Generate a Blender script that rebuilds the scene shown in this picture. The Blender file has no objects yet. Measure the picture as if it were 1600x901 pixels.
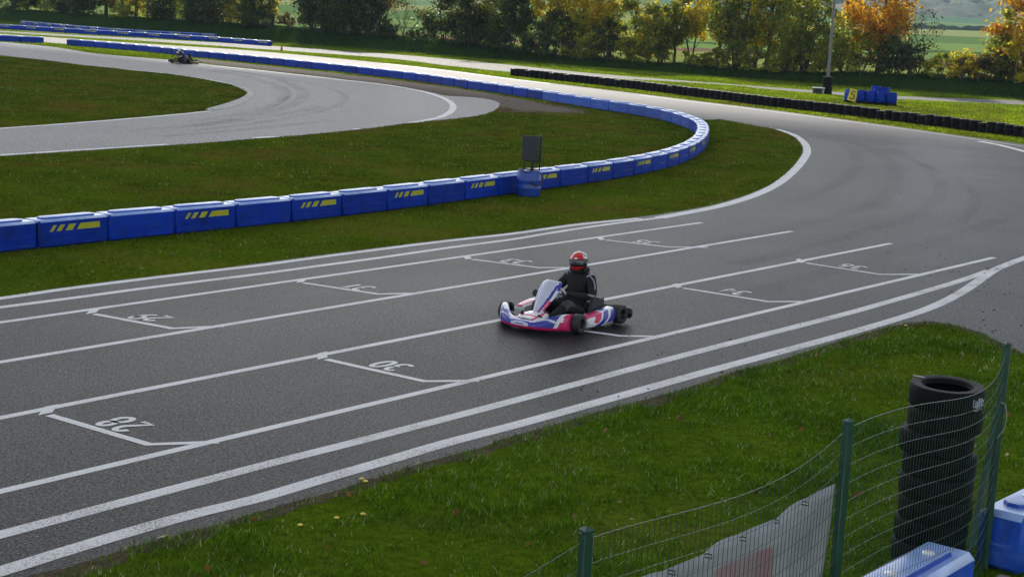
import bpy, bmesh, math, random
import numpy as np
from math import sin, cos, atan, radians as R, pi
from mathutils import Vector, Matrix, noise as mnoise
random.seed(7); RNG = np.random.default_rng(7)
SC = bpy.context.scene
COL = SC.collection

# ------------------------------------------------------------------ camera (surveyed from the photograph)
FOC, CAMH = 2500.0, 4.27                       # focal length for a 1600-wide frame, camera height in metres
ROLL = atan(.05); PITCH = atan(430*cos(ROLL)/FOC)
_f = np.array([0, cos(PITCH), -sin(PITCH)]); _u0 = np.array([0, sin(PITCH), cos(PITCH)]); _r0 = np.array([1., 0, 0])
_u = cos(ROLL)*_u0 - sin(ROLL)*_r0; _r = cos(ROLL)*_r0 + sin(ROLL)*_u0
def g(px, py, z=0.0):                          # surveyed point: where that ray meets the level z
    d = _f*FOC + _r*(px-800) + _u*(450.5-py); t = (z-CAMH)/d[2]
    return Vector((d[0]*t, d[1]*t, z))
def proj(p):
    v = np.array(p) - np.array([0, 0, CAMH]); w = v@_f
    return 800+FOC*(v@_r)/w, 450.5-FOC*(v@_u)/w
cam = bpy.data.objects.new('camera', bpy.data.cameras.new('camera')); COL.objects.link(cam)
cam.matrix_world = Matrix((( _r[0], _u[0], -_f[0], 0), (_r[1], _u[1], -_f[1], 0), (_r[2], _u[2], -_f[2], CAMH), (0, 0, 0, 1)))
cam.data.sensor_width = 36; cam.data.lens = 36*FOC/1600; cam.data.clip_start = .1; cam.data.clip_end = 9000
SC.camera = cam

# ------------------------------------------------------------------ light
SUN_EL, SUN_AZ = 28.0, -6.0                   # azimuth from +Y towards +X
w = bpy.data.worlds.new('World'); SC.world = w; w.use_nodes = True
nt = w.node_tree; bg = nt.nodes['Background']; sk = nt.nodes.new('ShaderNodeTexSky')
sk.sky_type = 'NISHITA'; sk.sun_disc = False; sk.sun_elevation = R(SUN_EL); sk.sun_rotation = R(SUN_AZ)
sk.dust_density = .5; sk.air_density = .8; sk.ozone_density = 1.0
hs = nt.nodes.new('ShaderNodeHueSaturation'); hs.inputs['Saturation'].default_value = .32   # thin high cloud greys the sky
nt.links.new(sk.outputs[0], hs.inputs['Color']); nt.links.new(hs.outputs[0], bg.inputs[0]); bg.inputs[1].default_value = .15
sunvec = Vector((sin(R(SUN_AZ))*cos(R(SUN_EL)), cos(R(SUN_AZ))*cos(R(SUN_EL)), sin(R(SUN_EL))))
sl = bpy.data.lights.new('sun', 'SUN'); sl.energy = 4.0; sl.angle = R(.6); sl.color = (1, .93, .82)
so = bpy.data.objects.new('sun', sl); COL.objects.link(so); so.rotation_euler = (-sunvec).to_track_quat('-Z', 'Y').to_euler()
so.location = sunvec*300
SC.view_settings.view_transform = 'Standard'; SC.view_settings.look = 'None'; SC.view_settings.gamma = 1
SC.view_settings.use_curve_mapping = False; SC.view_settings.exposure = 0.75
SC.render.engine = 'CYCLES'; SC.cycles.use_denoising = True
SC.cycles.max_bounces = 8; SC.cycles.transparent_max_bounces = 12

# ------------------------------------------------------------------ materials
def base_mat(name):
    m = bpy.data.materials.new(name); m.use_nodes = True
    return m, m.node_tree, m.node_tree.nodes['Principled BSDF']
def N(nt, typ, **kw):
    n = nt.nodes.new(typ)
    for k, v in kw.items():
        if k.startswith('i_'): n.inputs[k[2:].replace('_', ' ')].default_value = v
        else: setattr(n, k, v)
    return n
def ramp(nt, stops, interp='LINEAR'):
    n = nt.nodes.new('ShaderNodeValToRGB'); cr = n.color_ramp; cr.interpolation = interp
    while len(cr.elements) < len(stops): cr.elements.new(.5)
    for e, (p, c) in zip(cr.elements, stops): e.position = p; e.color = (*c, 1) if len(c) == 3 else c
    return n
def mat(name, col, rough=.5, var=.15, scale=8., bump=0., bscale=60., metallic=0., spec=.5, coat=0., dirt=None, streak=None):
    m, nt, p = base_mat(name); L = nt.links.new
    tc = N(nt, 'ShaderNodeTexCoord'); no = N(nt, 'ShaderNodeTexNoise', i_Scale=scale, i_Detail=5.)
    oi = N(nt, 'ShaderNodeObjectInfo'); sh_ = N(nt, 'ShaderNodeVectorMath', operation='SCALE'); sh_.inputs[0].default_value = (31., 17., 23.); L(oi.outputs['Random'], sh_.inputs['Scale'])
    ov = N(nt, 'ShaderNodeVectorMath', operation='ADD'); L(tc.outputs['Object'], ov.inputs[0]); L(sh_.outputs[0], ov.inputs[1])   # no two copies alike
    L(ov.outputs[0], no.inputs['Vector'])
    lo = tuple(c*(1-var) for c in col); hi = tuple(min(1, c*(1+var)) for c in col)
    rp = ramp(nt, [(.3, lo), (.7, hi)]); L(no.outputs[0], rp.inputs[0])
    out = rp.outputs[0]
    if dirt:
        n2 = N(nt, 'ShaderNodeTexNoise', i_Scale=scale*2.3, i_Detail=8., i_Roughness=.7); L(ov.outputs[0], n2.inputs['Vector'])
        r2 = ramp(nt, [(.5, (0, 0, 0)), (.72, (1, 1, 1))]); L(n2.outputs[0], r2.inputs[0])
        mx = N(nt, 'ShaderNodeMixRGB'); L(r2.outputs[0], mx.inputs[0]); L(out, mx.inputs[1]); mx.inputs[2].default_value = (*dirt, 1); out = mx.outputs[0]
    if streak:
        mp = N(nt, 'ShaderNodeMapping'); mp.inputs['Scale'].default_value = (1.4, 1.4, 34.); L(ov.outputs[0], mp.inputs[0]); n4 = N(nt, 'ShaderNodeTexNoise', i_Scale=1., i_Detail=5., i_Roughness=.6); L(mp.outputs[0], n4.inputs['Vector'])
        r4 = ramp(nt, [(.60, (0, 0, 0)), (.72, (.55, .55, .55))]); L(n4.outputs[0], r4.inputs[0]); m4 = N(nt, 'ShaderNodeMixRGB'); L(r4.outputs[0], m4.inputs[0]); L(out, m4.inputs[1]); m4.inputs[2].default_value = (*streak, 1)
        n5 = N(nt, 'ShaderNodeTexNoise', i_Scale=2.2, i_Detail=7., i_Roughness=.75); L(ov.outputs[0], n5.inputs['Vector']); r5 = ramp(nt, [(.56, (0, 0, 0)), (.70, (.75, .75, .75))]); L(n5.outputs[0], r5.inputs[0])
        m5 = N(nt, 'ShaderNodeMixRGB'); L(r5.outputs[0], m5.inputs[0]); L(m4.outputs[0], m5.inputs[1]); m5.inputs[2].default_value = (.012, .016, .03, 1)   # rubbed-off tyre black
        hv = N(nt, 'ShaderNodeHueSaturation'); mv = N(nt, 'ShaderNodeMapRange'); L(oi.outputs['Random'], mv.inputs[0]); mv.inputs[3].default_value = .82; mv.inputs[4].default_value = 1.2; L(mv.outputs[0], hv.inputs['Value']); L(m5.outputs[0], hv.inputs['Color']); out = hv.outputs[0]
    L(out, p.inputs['Base Color']); p.inputs['Roughness'].default_value = rough; p.inputs['Metallic'].default_value = metallic
    p.inputs['Specular IOR Level'].default_value = spec; p.inputs['Coat Weight'].default_value = coat
    rr = N(nt, 'ShaderNodeMapRange'); L(no.outputs[0], rr.inputs[0]); rr.inputs[3].default_value = max(.02, rough-.08); rr.inputs[4].default_value = min(1, rough+.12); L(rr.outputs[0], p.inputs['Roughness'])
    if bump:
        nb = N(nt, 'ShaderNodeTexNoise', i_Scale=bscale, i_Detail=3.); L(tc.outputs['Object'], nb.inputs['Vector'])
        b = N(nt, 'ShaderNodeBump', i_Strength=bump, i_Distance=.02); L(nb.outputs[0], b.inputs['Height']); L(b.outputs[0], p.inputs['Normal'])
    return m

def asphalt(name, c0, c1, rough=.44, spec=.038, far_glare=None):
    m, nt, p = base_mat(name); L = nt.links.new
    geo = N(nt, 'ShaderNodeNewGeometry')
    fine = N(nt, 'ShaderNodeTexNoise', i_Scale=40., i_Detail=4., i_Roughness=.85); L(geo.outputs['Position'], fine.inputs['Vector'])
    big = N(nt, 'ShaderNodeTexNoise', i_Scale=.35, i_Detail=6., i_Roughness=.6); L(geo.outputs['Position'], big.inputs['Vector'])
    r1 = ramp(nt, [(.38, tuple(c*.15 for c in c0)), (.5, c0), (.58, c1), (.68, tuple(c*5.5 for c in c1))]); L(fine.outputs[0], r1.inputs[0])
    r2 = ramp(nt, [(.3, (.88, .88, .88)), (.7, (1.08, 1.08, 1.08))]); L(big.outputs[0], r2.inputs[0])
    mu = N(nt, 'ShaderNodeMixRGB', blend_type='MULTIPLY'); mu.inputs[0].default_value = 1; L(r1.outputs[0], mu.inputs[1]); L(r2.outputs[0], mu.inputs[2])
    L(mu.outputs[0], p.inputs['Base Color']); p.inputs['Roughness'].default_value = rough; p.inputs['Specular IOR Level'].default_value = spec
    rr = N(nt, 'ShaderNodeMapRange'); L(big.outputs[0], rr.inputs[0]); rr.inputs[1].default_value = .3; rr.inputs[2].default_value = .7; rr.inputs[3].default_value = rough-.02; rr.inputs[4].default_value = rough+.02; L(rr.outputs[0], p.inputs['Roughness'])
    sv = N(nt, 'ShaderNodeMapRange'); L(fine.outputs[0], sv.inputs[0]); sv.inputs[1].default_value = .38; sv.inputs[2].default_value = .66; sv.inputs[3].default_value = spec*.1; sv.inputs[4].default_value = spec*2.4; L(sv.outputs[0], p.inputs['Specular IOR Level'])
    if far_glare:                                     # sun glare on the back straight put into a paler, rougher surface
        sp_ = N(nt, 'ShaderNodeSeparateXYZ'); L(geo.outputs['Position'], sp_.inputs[0]); na = N(nt, 'ShaderNodeMath', operation='MULTIPLY_ADD'); L(big.outputs[0], na.inputs[0]); na.inputs[1].default_value = 16; L(sp_.outputs[1], na.inputs[2])
        far_fac = N(nt, 'ShaderNodeMapRange'); L(na.outputs[0], far_fac.inputs[0]); far_fac.inputs[1].default_value = 68; far_fac.inputs[2].default_value = 88
        mo = N(nt, 'ShaderNodeMixRGB'); L(far_fac.outputs[0], mo.inputs[0]); L(mu.outputs[0], mo.inputs[1]); mo.inputs[2].default_value = (*far_glare, 1); L(mo.outputs[0], p.inputs['Base Color'])
        mr_ = N(nt, 'ShaderNodeMixRGB'); L(far_fac.outputs[0], mr_.inputs[0]); L(rr.outputs[0], mr_.inputs[1]); mr_.inputs[2].default_value = (.70, .70, .70, 1); L(mr_.outputs[0], p.inputs['Roughness'])
        ms_ = N(nt, 'ShaderNodeMixRGB'); L(far_fac.outputs[0], ms_.inputs[0]); L(sv.outputs[0], ms_.inputs[1]); ms_.inputs[2].default_value = (.035, .035, .035, 1); L(ms_.outputs[0], p.inputs['Specular IOR Level'])
    b = N(nt, 'ShaderNodeBump', i_Strength=.35, i_Distance=.01); L(fine.outputs[0], b.inputs['Height']); L(b.outputs[0], p.inputs['Normal'])
    return m
def paint(name, col, worn=.5, under=(.06, .06, .06)):
    m, nt, p = base_mat(name); L = nt.links.new
    geo = N(nt, 'ShaderNodeNewGeometry')
    fine = N(nt, 'ShaderNodeTexNoise', i_Scale=70., i_Detail=3., i_Roughness=.8); L(geo.outputs['Position'], fine.inputs['Vector'])
    big = N(nt, 'ShaderNodeTexNoise', i_Scale=1.3, i_Detail=4.); L(geo.outputs['Position'], big.inputs['Vector'])
    ad = N(nt, 'ShaderNodeMath', operation='MULTIPLY_ADD'); L(big.outputs[0], ad.inputs[0]); ad.inputs[1].default_value = .35; L(fine.outputs[0], ad.inputs[2])
    r = ramp(nt, [(.52+.1*worn-.04, under), (.52+.1*worn+.05, col)]); L(ad.outputs[0], r.inputs[0])
    L(r.outputs[0], p.inputs['Base Color']); p.inputs['Roughness'].default_value = .6
    return m
def leafmat(name, stops, trans=.5, rough=.5, spec=.3, patch=None):
    m, nt, p = base_mat(name); L = nt.links.new
    geo = N(nt, 'ShaderNodeNewGeometry'); r = ramp(nt, stops); L(geo.outputs['Random Per Island'], r.inputs[0])
    no = N(nt, 'ShaderNodeTexNoise', i_Scale=.9, i_Detail=2.); tc = N(nt, 'ShaderNodeTexCoord'); L(tc.outputs['Object'], no.inputs['Vector'])
    rv = ramp(nt, [(.35, (.62, .7, .6)), (.65, (1.15, 1.1, 1.))]); L(no.outputs[0], rv.inputs[0])
    mu = N(nt, 'ShaderNodeMixRGB', blend_type='MULTIPLY'); mu.inputs[0].default_value = 1; L(r.outputs[0], mu.inputs[1]); L(rv.outputs[0], mu.inputs[2])
    L(mu.outputs[0], p.inputs['Base Color']); p.inputs['Roughness'].default_value = rough; p.inputs['Specular IOR Level'].default_value = spec
    col = mu.outputs[0]
    if patch:
        n2 = N(nt, 'ShaderNodeTexNoise', i_Scale=patch[1], i_Detail=6., i_Roughness=.68); L(geo.outputs['Position'], n2.inputs['Vector'])
        r2 = ramp(nt, [(patch[2], (0, 0, 0)), (patch[2]+.16, (.8, .8, .8))]); L(n2.outputs[0], r2.inputs[0])
        n3 = N(nt, 'ShaderNodeTexNoise', i_Scale=patch[1]*6, i_Detail=9., i_Roughness=.85); L(geo.outputs['Position'], n3.inputs['Vector'])
        r3 = ramp(nt, [(.36, (.38, .44, .4)), (.64, (1.5, 1.45, 1.35))]); L(n3.outputs[0], r3.inputs[0])
        m2 = N(nt, 'ShaderNodeMixRGB'); L(r2.outputs[0], m2.inputs[0]); L(col, m2.inputs[1]); m2.inputs[2].default_value = (*patch[0], 1)
        m3 = N(nt, 'ShaderNodeMixRGB', blend_type='MULTIPLY'); m3.inputs[0].default_value = 1; L(m2.outputs[0], m3.inputs[1]); L(r3.outputs[0], m3.inputs[2]); col = m3.outputs[0]; L(col, p.inputs['Base Color'])
    tr = N(nt, 'ShaderNodeBsdfTranslucent'); L(col, tr.inputs[0])
    mx = N(nt, 'ShaderNodeMixShader'); mx.inputs[0].default_value = trans
    L(p.outputs[0], mx.inputs[1]); L(tr.outputs[0], mx.inputs[2]); L(mx.outputs[0], nt.nodes['Material Output'].inputs[0])
    return m

M = {}
M['asphalt'] = asphalt('asphalt', (.018, .018, .018), (.030, .030, .030), far_glare=(.23, .226, .22))
M['asphalt_old'] = asphalt('asphalt_old', (.105, .105, .105), (.15, .15, .15))
M['asphalt_rough'] = asphalt('coarse_asphalt', (.17, .168, .163), (.24, .237, .23), rough=.70, spec=.025)
M['white_line'] = paint('white_line_paint', (.64, .64, .64), .35)
M['worn_line'] = paint('worn_line_paint', (.62, .62, .62), .75)
M['blue'] = mat('blue_plastic', (.003, .034, .36), .36, .22, 3., dirt=(.012, .04, .22), spec=.12, streak=(.05, .11, .40))
M['blue_faded'] = mat('faded_blue_plastic', (.014, .075, .46), .40, .2, 3., dirt=(.05, .13, .42), spec=.3, streak=(.14, .24, .55))
M['blue_top'] = mat('bleached_glare_blue_plastic', (.26, .40, .76), .28, .15, 4., dirt=(.34, .44, .70), spec=.7)  # bleached tops, with sky glare also put into the pale colour
M['bluedrum'] = mat('blue_drum_plastic', (.012, .06, .36), .3, .25, 5., dirt=(.03, .05, .16))
M['yellow_mark'] = mat('yellow_mark_paint', (.40, .40, .012), .5, .1)
M['rubber'] = mat('tyre_rubber', (.007, .007, .0075), .6, .35, 9., bump=.25, bscale=40., dirt=(.013, .012, .011), spec=.1)
M['rubber_kart'] = mat('slick_tyre_rubber', (.02, .02, .021), .55, .25, 12.)
M['black'] = mat('black_plastic', (.012, .012, .013), .4, .2)
M['matte'] = mat('matte_black_plastic', (.008, .008, .009), .8, .2, spec=.1)
M['black_metal'] = mat('dark_steel', (.03, .03, .033), .42, .2, metallic=.7)
M['grey_metal'] = mat('galvanised_steel', (.36, .37, .38), .42, .15, 6., metallic=.8)
M['pole_paint'] = mat('grey_pole_paint', (.16, .165, .17), .6, .12)
M['weathered'] = mat('weathered_steel', (.10, .10, .10), .7, .2)
M['panel_dark'] = mat('dark_panel_face', (.022, .028, .036), .55, .12, 30.)
M['green_metal'] = mat('green_coated_steel', (.006, .05, .032), .38, .25, 7., spec=.6)
M['wire_metal'] = mat('green_coated_wire', (.05, .085, .07), .35, .15, metallic=.3)
M['white'] = mat('white_plastic', (.78, .79, .82), .3, .05, coat=.3)
M['pale'] = mat('pale_grey_plastic', (.56, .60, .72), .35, .08, coat=.2)
M['pink'] = mat('magenta_decal', (.62, .012, .12), .35, .08, coat=.3)
M['red'] = mat('red_lacquer', (.65, .01, .012), .25, .08, coat=.5)
M['cobalt'] = mat('cobalt_decal', (.03, .04, .36), .35, .1, coat=.3)
M['suit'] = mat('black_race_suit', (.008, .008, .011), .8, .3, 14., bump=.25, bscale=18.)
M['suit2'] = mat('dark_race_suit', (.014, .014, .018), .75, .3, 14., bump=.25, bscale=18.)
M['trim'] = mat('grey_suit_piping', (.32, .34, .4), .6, .1)
M['knee'] = mat('grey_knee_fabric', (.05, .048, .052), .8, .25, 20.)
M['glove'] = mat('dark_glove', (.018, .02, .026), .7, .2)
M['visor'] = mat('smoked_visor', (.01, .011, .013), .08, .05, spec=.7)
M['bark'] = mat('bark', (.045, .036, .028), .9, .4, 5., bump=.5, bscale=14.)
M['bark_pale'] = mat('pale_bark', (.13, .11, .09), .9, .35, 5.)
M['concrete'] = mat('concrete', (.33, .32, .30), .85, .2, 6., bump=.3)
M['sign_yellow'] = mat('yellow_board_paint', (.62, .52, .03), .5, .12)
M['gold_trim'] = mat('yellow_petals', (.75, .52, .004), .4, .1)
M['gold_dark'] = mat('dark_yellow_decal', (.16, .12, .006), .5, .1)
M['orange'] = mat('cone_orange', (.5, .08, .02), .6, .15)
M['hose'] = mat('dull_red_hose', (.20, .03, .015), .5, .2)
M['scrawl'] = mat('white_tyre_marker', (.5, .56, .66), .7, .2)

BA, BB = g(1600, 157), g(330, 60)
bd = (BB-BA).normalized(); bn = Vector((-bd.y, bd.x, 0))
if bn.y < 0: bn = -bn
def ground_mat():
    m, nt, p = base_mat('meadow_ground'); L = nt.links.new
    geo = N(nt, 'ShaderNodeNewGeometry'); sep = N(nt, 'ShaderNodeSeparateXYZ'); L(geo.outputs['Position'], sep.inputs[0])
    n1 = N(nt, 'ShaderNodeTexNoise', i_Scale=.22, i_Detail=7., i_Roughness=.65); L(geo.outputs['Position'], n1.inputs['Vector'])
    n2 = N(nt, 'ShaderNodeTexNoise', i_Scale=9., i_Detail=5., i_Roughness=.7); L(geo.outputs['Position'], n2.inputs['Vector'])
    a = ramp(nt, [(.25, (.05, .088, .005)), (.42, (.075, .125, .007)), (.58, (.095, .145, .009)), (.75, (.13, .13, .02))]); L(n1.outputs[0], a.inputs[0])
    b = ramp(nt, [(.3, (.5, .5, .5)), (.7, (1.35, 1.35, 1.3))]); L(n2.outputs[0], b.inputs[0])
    mu = N(nt, 'ShaderNodeMixRGB', blend_type='MULTIPLY'); mu.inputs[0].default_value = 1; L(a.outputs[0], mu.inputs[1]); L(b.outputs[0], mu.inputs[2])
    # worn brownish turf in the left infield
    n3 = N(nt, 'ShaderNodeTexNoise', i_Scale=.5, i_Detail=6., i_Roughness=.7); mp = N(nt, 'ShaderNodeMapping'); mp.inputs['Scale'].default_value = (.5, 1.2, 1); L(geo.outputs['Position'], mp.inputs[0]); L(mp.outputs[0], n3.inputs['Vector'])
    c = ramp(nt, [(.54, (0, 0, 0)), (.72, (.6, .6, .6))]); L(n3.outputs[0], c.inputs[0])
    mb = N(nt, 'ShaderNodeMixRGB'); L(c.outputs[0], mb.inputs[0]); L(mu.outputs[0], mb.inputs[1]); mb.inputs[2].default_value = (.09, .075, .026, 1)
    # far fields: strips of crops across the valley
    nd = N(nt, 'ShaderNodeTexNoise', i_Scale=.004, i_Detail=2.); L(geo.outputs['Position'], nd.inputs['Vector'])
    yy = N(nt, 'ShaderNodeMath', operation='MULTIPLY_ADD'); L(nd.outputs[0], yy.inputs[0]); yy.inputs[1].default_value = 120; L(sep.outputs[1], yy.inputs[2])
    xs = N(nt, 'ShaderNodeMath', operation='MULTIPLY_ADD'); L(sep.outputs[0], xs.inputs[0]); xs.inputs[1].default_value = -.12; L(yy.outputs[0], xs.inputs[2])
    mr = N(nt, 'ShaderNodeMapRange'); L(xs.outputs[0], mr.inputs[0]); mr.inputs[1].default_value = 150; mr.inputs[2].default_value = 2150
    F = [(0, (.17, .20, .05)), (.055, (.20, .23, .06)), (.085, (.16, .105, .065)), (.105, (.14, .22, .06)), (.125, (.06, .10, .03)), (.13, (.15, .23, .065)), (.165, (.095, .16, .045)),
         (.225, (.22, .25, .09)), (.30, (.11, .19, .07)), (.40, (.17, .22, .09)), (.52, (.09, .16, .07)), (.60, (.14, .18, .09)), (.7, (.07, .11, .055))]
    fr = ramp(nt, F, 'CONSTANT'); L(mr.outputs[0], fr.inputs[0])
    fm = N(nt, 'ShaderNodeMixRGB', blend_type='MULTIPLY'); fm.inputs[0].default_value = .6; L(fr.outputs[0], fm.inputs[1]); L(b.outputs[0], fm.inputs[2])
    st = N(nt, 'ShaderNodeMath', operation='MULTIPLY_ADD'); L(sep.outputs[0], st.inputs[0]); st.inputs[1].default_value = .878; L(sep.outputs[1], st.inputs[2])   # distance measure across the bank
    sm = N(nt, 'ShaderNodeMapRange'); L(st.outputs[0], sm.inputs[0]); sm.inputs[1].default_value = 156; sm.inputs[2].default_value = 164
    fin = N(nt, 'ShaderNodeMixRGB'); L(sm.outputs[0], fin.inputs[0]); L(mb.outputs[0], fin.inputs[1]); L(fm.outputs[0], fin.inputs[2])
    # tree shade on the bank painted into the ground colour
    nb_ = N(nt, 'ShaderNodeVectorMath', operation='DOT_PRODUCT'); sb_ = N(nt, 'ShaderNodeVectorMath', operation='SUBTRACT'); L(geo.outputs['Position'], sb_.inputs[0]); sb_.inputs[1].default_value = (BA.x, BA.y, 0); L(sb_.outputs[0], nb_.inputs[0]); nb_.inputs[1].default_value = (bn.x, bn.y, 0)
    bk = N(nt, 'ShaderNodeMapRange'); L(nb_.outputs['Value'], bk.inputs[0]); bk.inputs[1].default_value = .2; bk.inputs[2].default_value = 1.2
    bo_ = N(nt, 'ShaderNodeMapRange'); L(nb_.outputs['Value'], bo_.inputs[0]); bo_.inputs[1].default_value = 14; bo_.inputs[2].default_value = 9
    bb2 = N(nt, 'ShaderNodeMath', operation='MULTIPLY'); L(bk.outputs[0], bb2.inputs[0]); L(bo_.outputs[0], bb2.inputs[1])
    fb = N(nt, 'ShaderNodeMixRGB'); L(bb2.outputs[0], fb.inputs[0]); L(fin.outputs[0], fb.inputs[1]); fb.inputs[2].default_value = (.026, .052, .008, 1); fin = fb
    L(fin.outputs[0], p.inputs['Base Color']); p.inputs['Roughness'].default_value = .95; p.inputs['Specular IOR Level'].default_value = 0.0
    bp = N(nt, 'ShaderNodeBump', i_Strength=.8, i_Distance=.05); L(n2.outputs[0], bp.inputs['Height']); L(bp.outputs[0], p.inputs['Normal'])
    return m
M['ground'] = ground_mat()
def speck_mat(name, stops, scale, bump=.6):
    m, nt, p = base_mat(name); L = nt.links.new; geo = N(nt, 'ShaderNodeNewGeometry')
    n = N(nt, 'ShaderNodeTexNoise', i_Scale=scale, i_Detail=6., i_Roughness=.75); L(geo.outputs['Position'], n.inputs['Vector'])
    r = ramp(nt, stops); L(n.outputs[0], r.inputs[0]); L(r.outputs[0], p.inputs['Base Color']); p.inputs['Roughness'].default_value = .9; p.inputs['Specular IOR Level'].default_value = .1
    b = N(nt, 'ShaderNodeBump', i_Strength=bump, i_Distance=.05); L(n.outputs[0], b.inputs['Height']); L(b.outputs[0], p.inputs['Normal'])
    return m
M['gravel'] = speck_mat('gravel', [(.3, (.035, .026, .018)), (.5, (.11, .082, .06)), (.62, (.19, .15, .12)), (.72, (.05, .065, .02))], 5.)
M['soil'] = speck_mat('bare_soil', [(.3, (.03, .022, .014)), (.5, (.075, .052, .03)), (.7, (.14, .10, .06))], 9.)
M['unseen_cloud'] = mat('cloud_vapour', (.85, .85, .86), .95, .05, .02)
M['kerb'] = speck_mat('worn_kerb_paint', [(.3, (.10, .13, .24)), (.45, (.45, .45, .46)), (.55, (.62, .6, .52)), (.68, (.4, .3, .1))], 1.6, .2)
def skid_mat(mx_=.25):
    m, nt, p = base_mat('skid_rubber'); L = nt.links.new; geo = N(nt, 'ShaderNodeNewGeometry')
    n = N(nt, 'ShaderNodeTexNoise', i_Scale=.5, i_Detail=3.); L(geo.outputs['Position'], n.inputs['Vector'])
    r = ramp(nt, [(.3, (.02, .02, .02)), (.8, (mx_, mx_, mx_))]); L(n.outputs[0], r.inputs[0])
    p.inputs['Base Color'].default_value = (.02, .02, .021, 1); p.inputs['Roughness'].default_value = .7
    t = N(nt, 'ShaderNodeBsdfTransparent'); mx = N(nt, 'ShaderNodeMixShader'); L(r.outputs[0], mx.inputs[0]); L(t.outputs[0], mx.inputs[1]); L(p.outputs[0], mx.inputs[2])
    L(mx.outputs[0], nt.nodes['Material Output'].inputs[0]); return m
M['skid'] = skid_mat(); M['skid_faint'] = skid_mat(.13)

# ------------------------------------------------------------------ object helpers
def tag(o, label=None, cat=None, group=None, kind=None):
    for k, v in (('label', label), ('category', cat), ('group', group), ('kind', kind)):
        if v: o[k] = v
    return o
def empty(name, loc=(0, 0, 0), rz=0.):
    o = bpy.data.objects.new(name, None); COL.objects.link(o); o.location = loc; o.rotation_euler = (0, 0, rz); o.empty_display_size = .2
    return o
def link(name, me, parent=None):
    o = bpy.data.objects.new(name, me); COL.objects.link(o)
    if parent: o.parent = parent
    return o
def copy_tree(o, parent=None):
    c = o.copy(); COL.objects.link(c); c.parent = parent
    for ch in list(o.children): copy_tree(ch, c)
    return c
def np_mesh(name, verts, faces, mats, smooth=False, midx=None):
    verts = np.asarray(verts, dtype=np.float32); faces = np.asarray(faces, dtype=np.int32)
    me = bpy.data.meshes.new(name); k = faces.shape[1]
    me.vertices.add(len(verts)); me.vertices.foreach_set('co', verts.ravel())
    me.loops.add(faces.size); me.loops.foreach_set('vertex_index', faces.ravel())
    me.polygons.add(len(faces)); me.polygons.foreach_set('loop_start', np.arange(0, faces.size, k, dtype=np.int32))
    if smooth: me.polygons.foreach_set('use_smooth', np.ones(len(faces), dtype=bool))
    for m in mats: me.materials.append(m)
    if midx is not None: me.polygons.foreach_set('material_index', np.asarray(midx, dtype=np.int32))
    me.update(calc_edges=True); me.validate(); return me

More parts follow.
